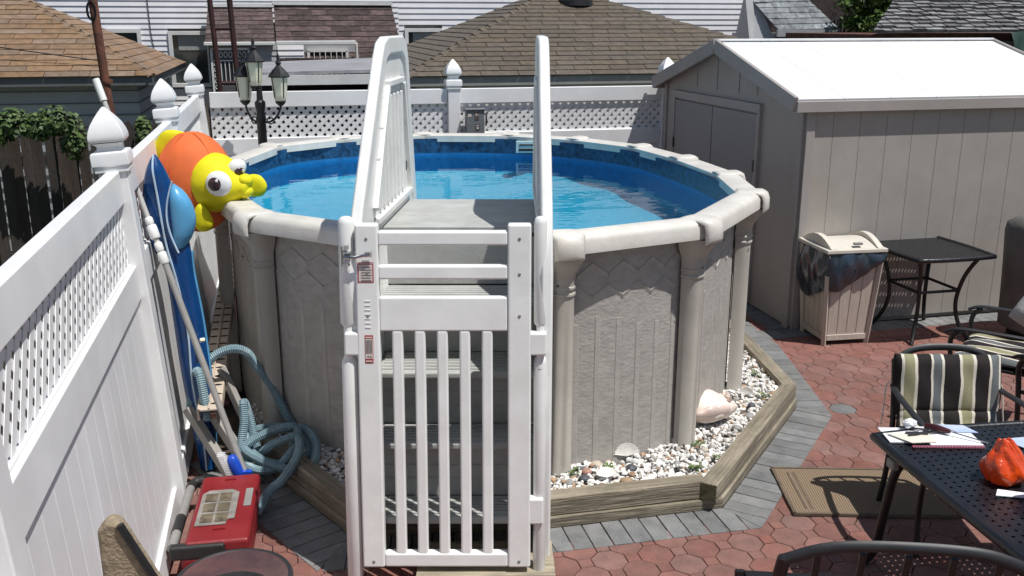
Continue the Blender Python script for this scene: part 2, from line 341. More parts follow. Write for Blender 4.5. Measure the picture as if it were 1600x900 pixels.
# pool plan (yard frame): rail corner points
capV=[(-1.439,5.208),(-.56,4.68),(.269,4.645),(1.024,5.031),(1.50,5.90),(1.527,6.668),(1.358,7.487),(1.107,8.208),(.611,8.768),(-.012,9.10),(-.835,9.13),(-1.585,8.818),(-2.078,8.252),(-2.17,7.308),(-1.95,6.177)]
caps=[K(*p) for p in capV]; NC=len(caps)
cen=np.mean(np.array(caps),axis=0)
def inset(d):
    out=[]
    for i in range(NC):
        a,b,c=[np.array(caps[(i+k)%NC]) for k in(-1,0,1)]
        e=(c-a)/np.linalg.norm(c-a); n=np.array((-e[1],e[0]))
        if np.dot(n,cen-b)<0: n=-n
        out.append(tuple(b+n*d))
    return out
# timber frame around the gravel bed, in view plan
TV=[(-1.62,5.25),(-.80,4.25),(.15,4.31),(1.10,4.53),(1.88,5.90),(1.80,7.10),(1.62,7.9)]
TK=[K(*p) for p in TV]
GVo=[(-1.86,5.05),(-.90,3.93),(.216,4.10),(1.255,4.33),(2.067,5.755),(2.10,7.156),(1.95,8.1)]
GK=[K(*p) for p in GVo]
def inside(p,poly):
    c=False;n=len(poly)
    for i in range(n):
        a=poly[i];b=poly[(i+1)%n]
        if (a[1]>p[1])!=(b[1]>p[1]) and p[0]<(b[0]-a[0])*(p[1]-a[1])/(b[1]-a[1])+a[0]: c=not c
    return c
bed=GK+[K(-2.6,9.4)]
bc_=np.mean(np.array(bed),axis=0)
bed=[tuple(np.array(p)+(bc_-np.array(p))/np.linalg.norm(bc_-np.array(p))*.11) for p in bed]
# octagon and dot pavers
pit=.165; a8=pit/(1+math.sqrt(2)); gp=.0022
def octm():
    h=pit/2-gp; k=a8/2; o=[(h,k),(k,h),(-k,h),(-h,k),(-h,-k),(-k,-h),(k,-h),(h,-k)]; g=G()
    vs=[(x,y,-.012) for x,y in o]+[(x,y,-.003) for x,y in o]+[(x*.965,y*.965,0) for x,y in o]
    g.add(vs,[(16,17,18,19,20,21,22,23)]+[(i,(i+1)%8,(i+1)%8+8,i+8) for i in range(8)]+[(8+i,8+(i+1)%8,(i+1)%8+16,i+16) for i in range(8)]); return g
def dotm():
    h=a8/math.sqrt(2)-gp*1.2; o=[(h,0),(0,h),(-h,0),(0,-h)]; g=G()
    vs=[(x,y,-.012) for x,y in o]+[(x,y,-.003) for x,y in o]+[(x*.94,y*.94,0) for x,y in o]
    g.add(vs,[(8,9,10,11)]+[(i,(i+1)%4,(i+1)%4+4,i+4) for i in range(4)]+[(4+i,4+(i+1)%4,(i+1)%4+8,i+8) for i in range(4)]); return g
cs=math.sqrt(.5)
mo=octm().mesh('red_octagon_paver'); mo.materials.append(red); md=dotm().mesh('red_square_paver'); md.materials.append(red)
mog=octm().mesh('grey_octagon_paver'); mog.materials.append(grey)
def inview(p,z=0,mg=60):
    x,y=p; X=math.cos(YAW)*x-math.sin(YAW)*y; Y=math.sin(YAW)*x+math.cos(YAW)*y
    c,s=math.cos(R(15.46)),math.sin(R(15.46)); Z=z-2.45; d=Y*c-Z*s
    if d<.3: return None
    u=800+1500*X/d; v=450-1500*(Y*s+Z*c)/d
    return d if (-mg<u<1600+mg and -mg<v<900+mg) else None
shedbox=[(4.0,6.80),(6.7,6.80),(6.7,9.7),(4.0,9.7)]
polyP=[(-.72,-1),(7.0,-1),(7.0,7.2),(4.2,7.2),(4.2,9.6),(-.72,9.6)]
octs=[];dots=[]
for i in range(-80,80):
    for j in range(-80,80):
        for kind,(x,y) in (('o',(i*pit,j*pit)),('d',((i+.5)*pit,(j+.5)*pit))):
            X=cs*(x-y)+1.5; Y=cs*(x+y)+3.0
            if not inside((X,Y),polyP) or inside((X,Y),bed) or inside((X,Y),shedbox): continue
            v=inview((X,Y)); (octs if kind=='o' else dots).append(((0 if v else 50)+(v or math.hypot(X,Y)),X,Y))
def lay(lst,me,name,gsrc,rot):
    lst.sort(); rest=G()
    for k,(d,X,Y) in enumerate(lst):
        z=random.uniform(-.0018,.0008)
        if k<300 and d<50:
            mm=me
            if me is mo and random.random()<.01: mm=mog
            linked('paver' if me is mo else 'small_paver',mm,patio,(X,Y,z),(rnd3(.006),rnd3(.006),rot+rnd3(.012)))
        elif d<70: rest.add(gsrc.v,gsrc.f,CM((X,Y,z),(0,0,rot)))
    if rest.v: rest.obj(name,red,patio,kind='stuff')
lay(octs,mo,'more_pavers',octm(),R(45)); lay(dots,md,'more_small_pavers',dotm(),R(45))
# grey border pavers
gb=G().box((0,0,-.004),(.101,.21,.016)).mesh('border_paver'); gb.materials.append(grey)
for i in range(len(TK)-1):
    a=np.array(TK[i]);b=np.array(TK[i+1]); c=np.array(GK[i]); d=np.array(GK[i+1])
    L=np.linalg.norm(b-a); e=(b-a)/L; n=np.array((e[1],-e[0])) 
    if np.dot(n,cen-a)>0: n=-n
    # pieces run the whole strip; clipped by the mitre lines
    reg=[tuple(a),tuple(c),tuple(d),tuple(b)]
    if sum(reg[k][0]*reg[(k+1)%4][1]-reg[(k+1)%4][0]*reg[k][1] for k in range(4))<0: reg=reg[::-1]
    s=-.3
    while s<L+.3:
        q=[tuple(a+e*(s+.0025)-n*.05),tuple(a+e*(s+.0985)-n*.05),tuple(a+e*(s+.0985)+n*.5),tuple(a+e*(s+.0025)+n*.5)]
        cl=clip(q,reg)
        if area(cl)>.0008:
            z=random.uniform(.0,.003); cx=np.mean(np.array(cl),axis=0); g=G()
            g.prism([tuple(np.array(p)-cx) for p in cl],-.012,z+.003); g.obj('border_paver',grey,patio,loc=(cx[0],cx[1],0),bevel=.003,seg=1)
        s+=.101
# grey strip at the shed foot
for k in range(26):
    for r_,(x0,y0,dx,dy) in enumerate(((4.0,6.62+.0,.101,0),)):
        g=G(); g.box((0,0,-.004),(.097,.2,.016)); g.obj('border_paver',grey,patio,loc=(3.72+k*.101,6.74,.001),bevel=.003,seg=1)
for k in range(26):
    g=G(); g.box((0,0,-.004),(.2,.097,.016)); g.obj('border_paver',grey,patio,loc=(3.93,6.9+k*.101,.0045),bevel=.003,seg=1)
# gravel
def inpoly(P,d):
    out=[]; n=len(P)
    def off(a,b):
        a=np.array(a);b=np.array(b);e=(b-a)/np.linalg.norm(b-a);q=np.array((-e[1],e[0]))
        if np.dot(q,cen-a)<0:q=-q
        return a+q*d,e
    for i in range(n):
        if i==0: out.append(tuple(off(P[0],P[1])[0])); continue
        if i==n-1: a,e=off(P[-2],P[-1]); out.append(tuple(a+np.array(P[-1])-np.array(P[-2]))); continue
        a,e=off(P[i-1],P[i]); b,f=off(P[i],P[i+1]); M_=np.array([e,-f]).T; t=np.linalg.solve(M_,b-a); out.append(tuple(a+e*t[0]))
    return out
def gravel():
    ico=[]; t=(1+5**.5)/2
    base=np.array([(-1,t,0),(1,t,0),(-1,-t,0),(1,-t,0),(0,-1,t),(0,1,t),(0,-1,-t),(0,1,-t),(t,0,-1),(t,0,1),(-t,0,-1),(-t,0,1)],float); base/=np.linalg.norm(base[0])
    F=[(0,11,5),(0,5,1),(0,1,7),(0,7,10),(0,10,11),(1,5,9),(5,11,4),(11,10,2),(10,7,6),(7,1,8),(3,9,4),(3,4,2),(3,2,6),(3,6,8),(3,8,9),(4,9,5),(2,4,11),(6,2,10),(8,6,7),(9,8,1)]
    wall=inset(.10); reg=inpoly(TK,.085)+[K(-2.4,9.1)]
    V=[];FF=[];T=[]; n=0
    pts=[]
    xs=[p[0] for p in reg]; ys=[p[1] for p in reg]
    for _ in range(60000):
        p=(random.uniform(min(xs),max(xs)),random.uniform(min(ys),max(ys)))
        if not inside(p,reg) or inside(p,wall): continue
        d=inview(p,.1,20)
        if not d: continue
        pts.append(p)
        if len(pts)>10500: break
    for p in pts:
        s=random.uniform(.0085,.0175)*(1.25 if random.random()<.12 else 1)
        A=rng.normal(size=(3,3)); Q,_=np.linalg.qr(A)
        vv=(base*(1+rng.uniform(-.22,.22,(12,1))))*np.array([1.25,1,.72])*s; vv=vv@Q.T; vv[:,2]*=.8
        z=.105+random.uniform(-.008,.018)+.03*math.exp(-min(math.hypot(p[0]-q[0],p[1]-q[1]) for q in wall)*4)
        vv+=np.array([p[0],p[1],z]); V.append(vv); FF+=[(a+n,b+n,c+n) for a,b,c in F]; n+=12
        u=random.random()
        if u<.76: k=random.uniform(.72,.93); c=(k,k*.975,k*.93)
        elif u<.88: k=random.uniform(.34,.55); c=(k,k*.93,k*.84)
        elif u<.95: c=(.46,.30,.19)
        else: k=random.uniform(.09,.2); c=(k,k,k*1.05)
        T+=[(*c,1)]*12
    me=bpy.data.meshes.new('gravel'); me.from_pydata(np.vstack(V).tolist(),[],FF); me.update()
    at=me.color_attributes.new('tint','FLOAT_COLOR','POINT'); at.data.foreach_set('color',np.array(T,dtype=np.float32).ravel()); me.materials.append(stone)
    o=bpy.data.objects.new('gravel',me); COL.objects.link(o); tag(o,'white marble chips and small stones filling the bed around the pool','gravel',kind='stuff')
    g=G(); g.prism([tuple(q) for q in reg],-.008,.097); 
    tag(g.obj('gravel_bed',M('bed_soil',(.35,.32,.28),.95,.4,30,bump=.6)),kind='structure')
gravel()
# timber frame
tb=thing('timber_edging','weathered grey brown landscape timbers edging the gravel bed','timber edging')
def timber(a,b,z0,h,wd,ext0=0,ext1=0,off=0):
    a=np.array(a);b=np.array(b);L=np.linalg.norm(b-a);e=(b-a)/L;n=np.array((-e[1],e[0]))
    if np.dot(n,cen-a)<0:n=-n
    a=a-e*ext0+n*off; L2=L+ext0+ext1; c=a+e*L2/2+n*wd/2
    g=G(); g.box((0,0,0),(L2,wd,h)); o=g.obj('timber',timb,tb,bevel=.008,loc=(c[0],c[1],z0+h/2),rot=(rnd3(.01),rnd3(.004),math.atan2(e[1],e[0]))); return o
for i in range(len(TK)-1):
    ov=(.0,-.0)
    timber(TK[i],TK[i+1],.0,.062,.10,0.0,0.0,off=.0)
    timber(TK[i],TK[i+1],.063,.10,.095,0.0 if i!=3 else .075,-.085 if i==2 else 0,off=.012)
# end grain face at the near right corner
a=np.array(TK[3]);b=np.array(TK[4]);e=(b-a)/np.linalg.norm(b-a);n=np.array((-e[1],e[0])); n=n if np.dot(n,cen-a)>0 else -n
c=a-e*.077+n*(.012+.0475)
g=G(); g.box((0,0,0),(.004,.088,.092)); g.obj('timber_end',endg,tb,loc=(c[0],c[1],.113),rot=(0,0,math.atan2(e[1],e[0])))

# ================= POOL =================
pool=thing('swimming_pool','above ground pool with beige resin top rail and blue mosaic liner','pool',(cen[0],cen[1],0))
def rel(p,z): return (p[0]-cen[0],p[1]-cen[1],z)
H=1.43
wallin=inset(.10); wp=catmull(wallin,10)
per=len(wp)
for i in range(NC):     # one embossed wall panel between each pair of columns
    g=G(); seg=[wp[(i*10+k)%per] for k in range(11)]
    vs=[]
    for q in seg: vs+=[rel(q,.05),rel(q,H-.05)]
    g.add(vs,[(2*k,2*k+1,2*k+3,2*k+2) for k in range(10)])
    # raised vertical ribs and chevrons of the embossed sheet
    P=[np.array(q) for q in catmull([wallin[i-1],wallin[i],wallin[(i+1)%NC],wallin[(i+2)%NC]],40,False)[40:81]]
    Lw=sum(np.linalg.norm(P[k+1]-P[k]) for k in range(40))
    o=g.obj('wall_panel',wallm,pool,smooth=40)
    rb=G(); rc=G()
    def at(t):
        k=min(39,int(t*40)); f=t*40-k; p=P[k]*(1-f)+P[k+1]*f; d=P[k+1]-P[k]; d/=np.linalg.norm(d); n=np.array((d[1],-d[0]))
        if np.dot(n,p-cen)<0:n=-n
        return p,d,n
    nr=6
    for r_ in range(nr):
        t=(r_+.75)/(nr+.5); p,d,n=at(t); hw=.016
        zt=.93+.04*math.sin(r_*1.3)
        q=[p-d*hw,p+d*hw]; vs=[]
        for z in (.1,zt):
            for s_,off in ((0,.0),(.12,.003),(.88,.003),(1,.0)):
                pp=q[0]*(1-s_)+q[1]*s_+n*off; vs.append(rel(pp,z))
        rb.add(vs,[(0,4,5,1),(1,5,6,2),(2,6,7,3),(4,7,6,5)])
    for r_ in range(4):  # chevron steps near the top
        for zz,sg in ((1.10,1),(1.22,-1)):
            t=(r_+.5+(.5 if sg<0 else 0))/4.5
            if t>.97: continue
            for side in(-1,1):
                A_,d,n=at(t); B_,d2,n2=at(min(.99,max(.01,t+side*.11)))
                z0,z1=zz+.045,zz-.02
                vs=[rel(A_,z0),rel(A_+n*.006,z0-.004),rel(B_+n2*.006,z1-.004),rel(B_,z1),rel(A_,z0-.03),rel(B_,z1-.03)]
                rc.add(vs,[(0,1,2,3),(1,4,5,2)])
    rb.obj('embossed_rib',ribm,o,kind='stuff',smooth=30); rc.obj('embossed_chevron',wallm,o,kind='stuff',smooth=30)
# liner: dark mosaic band, blue wall, floor
for nm,z0,z1,mt,ins in (('liner_band',1.27,1.405,liner1,.13),('liner_wall',1.10,1.272,liner2,.132)):
    g=G(); pp=catmull(inset(ins),10); vs=[]
    for q in pp: vs+=[rel(q,z0),rel(q,z1)]
    n=len(pp); g.add(vs,[(2*k,2*((k+1)%n),2*((k+1)%n)+1,2*k+1) for k in range(n)]); g.obj(nm,mt,pool,smooth=40)
g=G(); pp=catmull(inset(.132),10); n=len(pp); rings=[(1.0,1.102),(.97,1.05),(.92,1.0),(.84,.965),(.7,.95)]
for s_,z in rings: g.v+=[((q[0]-cen[0])*s_,(q[1]-cen[1])*s_,z) for q in pp]
g.f+=[(r_*n+k,r_*n+(k+1)%n,(r_+1)*n+(k+1)%n,(r_+1)*n+k)[::-1] for r_ in range(4) for k in range(n)]+[tuple(range(4*n,5*n))]; g.obj('pool_floor',linerf,pool,smooth=60)
gw=G(); pp=catmull(inset(.134),10); gw.add([(q[0],q[1],1.245) for q in pp],[tuple(range(len(pp)))]); tag(gw.obj('water',water),kind='structure')
# rails, caps, columns
inn=inset(.11); out=inset(-.062)
for i in range(NC):
    j=(i+1)%NC; ai,bi=np.array(inn[i]),np.array(inn[j]); ao,bo=np.array(out[i]),np.array(out[j])
    # cross-section from inner lip to outer skirt
    prof=[(0,-.055),(0,0),(.18,.012),(.80,.012),(.93,.0),(1,-.022),(1.0,-.085),(.96,-.085),(.94,-.03),(.06,-.012),(.05,-.055)]
    g=G(); m_=len(prof)
    for A,B in ((ai,ao),(bi,bo)):
        for s_,z in prof: g.v.append(rel(A+(B-A)*s_,H+z))
    g.f+=[(k,(k+1)%m_,(k+1)%m_+m_,k+m_) for k in range(m_)]
    g.obj('top_rail',railm,pool,smooth=35)
for i in range(NC):
    a,b,c=[np.array(caps[(i+k)%NC]) for k in(-1,0,1)]; e=(c-a)/np.linalg.norm(c-a); n=np.array((e[1],-e[0]))
    if np.dot(n,b-cen)<0:n=-n
    # cap: saddle shaped cover rounding down over the outer edge
    g=G(); nu=9; prof=[(-.11,.008),(-.08,.014),(.0,.018),(.05,.019),(.062,.015),(.082,.004),(.093,-.028),(.094,-.085),(.088,-.098)]
    vs=[]
    for s_,z in prof:
        for k in range(nu):
            t=-1+2*k/(nu-1); wdt=(.092 if s_<-.05 else .085)
            if s_>.08: wdt=.075
            cur=1-abs(t)**6*.35
            zz=z-(.014*abs(t)**4 if s_<.11 else 0); oo=s_ if s_<.05 else s_-.03*abs(t)**3
            q=b+e*t*wdt+n*oo; vs.append(rel(q,H+zz))
    g.add(vs,[(r_*nu+k,r_*nu+k+1,(r_+1)*nu+k+1,(r_+1)*nu+k) for r_ in range(len(prof)-1) for k in range(nu-1)])
    o=g.obj('rail_cap',railm,pool,smooth=50); so_=o.modifiers.new('s','SOLIDIFY'); so_.thickness=.006; so_.offset=-1
    # column: flared capital, rings, ribbed half round shaft
    pc=b-n*.055
    g=G(); ang=math.atan2(n[1],n[0]); mm=Matrix.Translation(rel(pc,0))@Matrix.Rotation(ang-math.pi/2,4,'Z')
    def sect(w_,d_,z):
        pts=[]
        for k in range(13):
            t=math.pi*k/12; x=math.cos(t); y=math.sin(t)
            rr=1-.05*(k in(3,9)); pts.append((w_*math.copysign(abs(x)**.7,x),d_*abs(y)**.75*rr-.03,z))
        return pts
    lv=[(.072,.105,.02),(.072,.105,.10),(.062,.088,.12),(.062,.088,1.115),(.068,.096,1.12),(.068,.096,1.13),(.062,.088,1.135),(.062,.088,1.15),(.068,.096,1.155),(.068,.096,1.165),(.064,.09,1.17),(.066,.092,1.215),(.075,.10,1.24),(.095,.125,1.275),(.105,.145,1.31),(.108,.152,1.34)]
    vs=[]; 
    for w_,d_,z in lv: vs+=sect(w_,d_,z)
    g.add(vs,[(r_*13+k,r_*13+k+1,(r_+1)*13+k+1,(r_+1)*13+k) for r_ in range(len(lv)-1) for k in range(12)],mm)
    cl=g.obj('column',colm,pool,smooth=40)
    g=G(); g.lathe([(.0,0),(.006,0),(.006,.004),(0,.004)],8,mm@CM((.052,.095,1.19),(-math.pi/2,0,0))); g.obj('screw',blackp,cl)
# return fitting on the far inner wall
q=K(.13,8.87)
g=G(); g.box((0,0,0),(.19,.03,.11)); sk=g.obj('skimmer_faceplate',M('pale_skimmer_plastic',(.45,.58,.6),.4),pool,bevel=.006,loc=rel(q,1.345),rot=(0,0,-.2))
g=G(); g.box((0,-.017,.02),(.13,.008,.012)); g.box((0,-.017,-.025),(.14,.008,.02)); g.obj('skimmer_slot',dark,sk)
for px,py,s in ((.9,5.9,1),):
    pass

# ================= POOL ENTRY STEPS (view plan) =================
LO=(-.27,4.3)
def LX(X,Y,Z=0): return (X-LO[0],Y-LO[1],Z)
kx,ky=K(*LO)
lad=thing('pool_steps','white resin pool entry steps with gated front and tall side handrails','pool steps',(kx,ky,0),-YAW)
# deck planks
for y0,y1 in ((4.545,4.61),(4.617,4.86),(4.867,5.12),(5.127,5.30)):
    t=(y0-4.75)/.7; xl=-.64+.10*t
    g=G(); g.box(LX((xl+.125)/2,(y0+y1)/2,1.485),(.125-xl,y1-y0,.03)); g.obj('deck_plank',resing,lad,bevel=.006)
g=G(); g.box(LX(-.25,4.93,1.459),(.70,.70,.018)); g.obj('deck_frame',resing,lad)
tr=[(1.21,4.30),(.885,4.20),(.59,4.06),(.30,3.90)]
prevY=4.77; risers=[(1.39,1.19,4.775)]
for k,(z,y) in enumerate(tr):
    yb=(4.55,4.50,4.30,4.12)[k]
    g=G(); g.box(LX(-.257,(y+yb)/2,z-.022),(.745,yb-y,.036)); st=g.obj('tread',resing,lad,bevel=.012)
    g=G(); n=6
    for r_ in range(n):
        yy=y+.03+(yb-y-.05)*(r_+.5)/n; g.box(LX(-.257,yy,z-.001),(.71,(yb-y)/n*.55,.007))
    g.obj('tread_rib',resing,st,kind='stuff',bevel=.002,seg=1)
    zb=(.885,.59,.30,.12)[k]
    yr=(4.50,4.30,4.12,3.97)[k]
    if k<3:
        g=G(); g.box(LX(-.257,yr,(z-.04+zb)/2),(.745,.02,z-.04-zb)); g.obj('riser',resing,lad)
        g=G()
        for q in(.35,.62): g.box(LX(-.257,yr-.011,zb+(z-.04-zb)*q),(.70,.006,.006))
        g.obj('riser_groove',resing,lad,kind='stuff')
g=G(); g.box(LX(-.257,4.565,1.33),(.745,.02,.235)); g.obj('riser',resing,lad)
# side panels
def sidepanel(slant,xo,flip):
    # outline in (Y,z); X offset follows the panel's slight inward turn
    def Xf(y): return xo+slant*(y-4.0)/1.45
    outer=[(3.95,.06),(3.95,1.42),(4.06,1.66),(4.60,2.29),(4.68,2.36),(4.78,2.385),(5.18,2.385),(5.27,2.35),(5.31,2.27),(5.47,1.40),(4.62,1.40),(4.62,.06)]
    inner=[(4.03,.14),(4.03,1.40),(4.135,1.62),(4.66,2.22),(4.73,2.28),(4.82,2.30),(5.13,2.30),(5.20,2.27),(5.235,2.21),(5.38,1.47),(4.54,1.47),(4.54,.14)]
    th=.052; g=G(); n=len(outer); vs=[]
    for ring in (outer,inner):
        for sd_ in(-th/2,th/2):
            for y,z in ring: vs.append(LX(Xf(y)+sd_,y,z))
    fs=[]
    for k in range(n):
        j=(k+1)%n
        fs+=[(k,j,n+j,n+k),(2*n+k,3*n+k,3*n+j,2*n+j),(k,2*n+k,2*n+j,j),(n+k,n+j,3*n+j,3*n+k)]
    g.add(vs,fs); fr=g.obj('side_frame',resin,lad,bevel=.012,seg=3)
    # recessed web, upper part
    g=G(); n=len(inner); vs=[LX(Xf(y)+sd_,y,z) for sd_ in(-.012,.012) for y,z in inner]
    up=[1,2,3,4,5,6,7,8,9,10]
    up_=[(4.03,1.47)]+inner[1:10]
    U=[(4.05,1.40),(4.135,1.62),(4.66,2.22),(4.82,2.30),(5.13,2.30),(5.235,2.21),(5.38,1.47),(4.3,1.43)]
    vs=[LX(Xf(y)+sd_,y,z) for sd_ in(-.010,.010) for y,z in U]; m_=len(U)
    g.add(vs,[tuple(range(m_)),tuple(range(m_,2*m_))[::-1]]+[(k,(k+1)%m_,(k+1)%m_+m_,k+m_) for k in range(m_)])
    Lw=[(4.03,.14),(4.03,1.40),(4.3,1.43),(4.54,1.47),(4.54,.14)]; m_=len(Lw)
    vs=[LX(Xf(y)+sd_,y,z) for sd_ in(-.010,.010) for y,z in Lw]
    g.add(vs,[tuple(range(m_)),tuple(range(m_,2*m_))[::-1]]+[(k,(k+1)%m_,(k+1)%m_+m_,k+m_) for k in range(m_)])
    g.obj('side_web',resin,lad)
    # raised inner trapezoid with vertical slats
    sgn=1 if flip else -1
    def bar(y0,z0,y1,z1,wd,out_,name='slat'):
        g=G(); d=Vector((0,y1-y0,z1-z0)).normalized(); p=Vector((0,-d.z,d.y)); vs=[]
        for (yy,zz) in ((y0,z0),(y1,z1)):
            for s_ in(-1,1):
                for o_ in(.008,out_):
                    y_=yy+p.y*s_*wd/2; z_=zz+p.z*s_*wd/2; vs.append(LX(Xf(y_)+sgn*o_,y_,z_))
        g.add(vs,[(0,1,3,2),(4,6,7,5),(0,4,5,1),(2,3,7,6),(1,5,7,3),(0,2,6,4)]); g.obj(name,resin,lad,bevel=.005)
    bar(4.35,1.62,4.73,2.15,.03,.036,'panel_moulding'); bar(4.73,2.165,5.12,2.165,.03,.036,'panel_moulding'); bar(5.135,2.15,5.28,1.55,.03,.036,'panel_moulding'); bar(4.37,1.56,5.27,1.56,.03,.036,'panel_moulding')
    for k in range(7):
        y=4.50+k*.098; zt=min(2.13,1.66+(y-4.35)*1.35)
        bar(y,1.60,y,zt-.02,.042,.026)
    for y,z in ((4.78,2.08),(4.95,2.08),(4.62,1.95),(5.17,1.95),(4.5,1.72),(5.22,1.7)):
        g=G(); g.box(LX(Xf(y)+sgn*.011,y,z),(.004,.012,.05)); g.obj('vent_slot',dark if z<1.8 else greyp,lad)
sidepanel(.10,-.672,True); sidepanel(.0,.150,False)
# gate leaning slightly back
gt=thing('gate',None,None); gt.parent=lad;
for k_ in ('label','category'):
    if k_ in gt: del gt[k_]
def GY(z): return 3.83+(z-.1)*.105
def gbox(x0,x1,z0,z1,th,mat=resin,name='gate_rail',dy=0,bev=.01,par=None,seg=3):
    g=G(); vs=[]
    for z in(z0,z1):
        for y in(-th/2,th/2):
            for x in(x0,x1): vs.append(LX(x,GY(z)+y+dy,z))
    g.add(vs,[(0,2,3,1),(4,5,7,6),(0,1,5,4),(2,6,7,3),(0,4,6,2),(1,3,7,5)]); return g.obj(name,mat,par or gt,bevel=bev,seg=seg)
gbox(-.665,-.567,.10,1.63,.055,name='gate_stile'); gbox(-.018,.082,.10,1.63,.055,name='gate_stile')
gbox(-.568,-.017,1.54,1.60,.045); gbox(-.568,-.017,1.395,1.455,.045); gbox(-.568,-.017,1.17,1.32,.04,name='gate_panel'); gbox(-.568,-.017,.10,.165,.045)
for k in range(5):
    x=-.493+k*.0965; gbox(x-.0235,x+.0235,.155,1.175,.038,name='gate_slat')
for x_ in(-.616,.032):
    for z_ in (.13,1.24,1.42,1.57):
        g=G(); g.lathe([(.007,0),(.006,.003),(.0,.004)],10,CM(LX(x_,GY(z_)-.0275,z_),(R(90),0,0))); g.obj('screw_cover',greyp,gt,smooth=40)
# hinge and latch posts with knuckles
for x0,x1,nm in ((-.742,-.672,'latch_post'),(.094,.150,'hinge_post')):
    xc=(x0+x1)/2;r=(x1-x0)/2
    for z0,z1 in ((1.19,1.655),(.03,1.05)):
        g=G(); g.tube([LX(xc,GY(z0)+.02,z0),LX(xc,GY(z0)+.02,z0+.01),LX(xc,GY(z1)+.02,z1-.03),LX(xc,GY(z1)+.02,z1-.008),LX(xc,GY(z1)+.02,z1)],[r*.8,r,r,r*.85,r*.5],14); g.obj(nm,resin,lad,smooth=50)
    gbox(x0+(.02 if x0<0 else -.02),x1+(.02 if x0<0 else 0),1.065,1.165,.05,name='hinge_knuckle')
    g=G(); g.tube([LX(xc,GY(.9)+.02,1.0),LX(xc,GY(1.2)+.02,1.25)],r*.6,10); g.obj('hinge_pin',resin,lad)
gbox(.07,.14,.30,.42,.05,name='hinge_knuckle')
# latch
g=G(); g.tube([LX(-.712,GY(1.5)-.045,1.50),LX(-.66,GY(1.5)-.05,1.497),LX(-.60,GY(1.5)-.045,1.51)],[.006,.006,.008],8); g.box(LX(-.605,GY(1.5)-.043,1.508),(.03,.008,.022)); la=g.obj('latch_arm',steel,lad,smooth=40)
g=G(); g.box(LX(-.705,GY(1.5)-.02,1.50),(.045,.02,.03)); g.box(LX(-.70,GY(1.5)-.025,1.535),(.02,.02,.016)); g.tube([LX(-.722,GY(1.5)-.03,1.54),LX(-.722,GY(1.5)-.035,1.455)],.007,8); g.tube([LX(-.70,GY(1.5)-.03,1.47),LX(-.69,GY(1.5)-.035,1.455)],.008,8); g.obj('latch_bracket',steel,lad,smooth=40)
# stickers on the left stile (plane of the gate)
def sticker(x0,x1,z0,z1,mat,dy,name,par):
    g=G(); yy=-.029-dy
    g.add([LX(x0,GY(z0)+yy,z0),LX(x1,GY(z0)+yy,z0),LX(x1,GY(z1)+yy,z1),LX(x0,GY(z1)+yy,z1)],[(0,1,2,3)]); return g.obj(name,mat,par)
s1=sticker(-.655,-.587,1.385,1.472,inkr,.0,'warning_label',gt); sticker(-.650,-.592,1.390,1.462,labw,.0012,'label_field',s1)
for k in range(6): sticker(-.640,-.600+.004*(k%2),1.452-.0112*k-.003,1.452-.0112*k,inkk,.0024,'label_line',s1)
for k in range(9): sticker(-.651+k*.0072,-.647+k*.0072,1.465,1.4705,labw,.0012,'label_line',s1)
s2=sticker(-.632,-.596,1.035,1.158,inkr,.0,'warning_label',gt); sticker(-.630,-.598,1.055,1.142,labw,.0012,'label_field',s2)
for k in range(5): sticker(-.6275+k*.0058,-.6245+k*.0058,1.078,1.138,inkk,.0024,'label_line',s2)
for zz in(1.146,1.042): sticker(-.628,-.600,zz,zz+.006,labw,.0024,'label_line',s2)
sticker(-.621,-.615,1.062,1.068,inkk,.0024,'label_line',s2);sticker(-.61,-.604,1.06,1.067,inkk,.0024,'label_line',s2)
for k in range(7): gbox(-.628,-.604,1.19+k*.019,1.193+k*.019,.0595,name='embossed_letter',bev=0)
# concrete block and timber under the steps
g=G(); g.box((0,0,.035),(.62,.30,.075)); g.box((0,0,-.008),(.64,.34,.014)); o=g.obj('wooden_block',None); o.data.materials.append(M('pale_timber_block',(.42,.36,.26),.9,.3,7,bump=.7,bscale=30,stretch=(.5,4,4))); tag(o,'pale timber block lying under the front foot of the pool steps','timber block'); o.location=(*K(-.12,3.93),0); o.rotation_euler=(0,0,-YAW+.02)

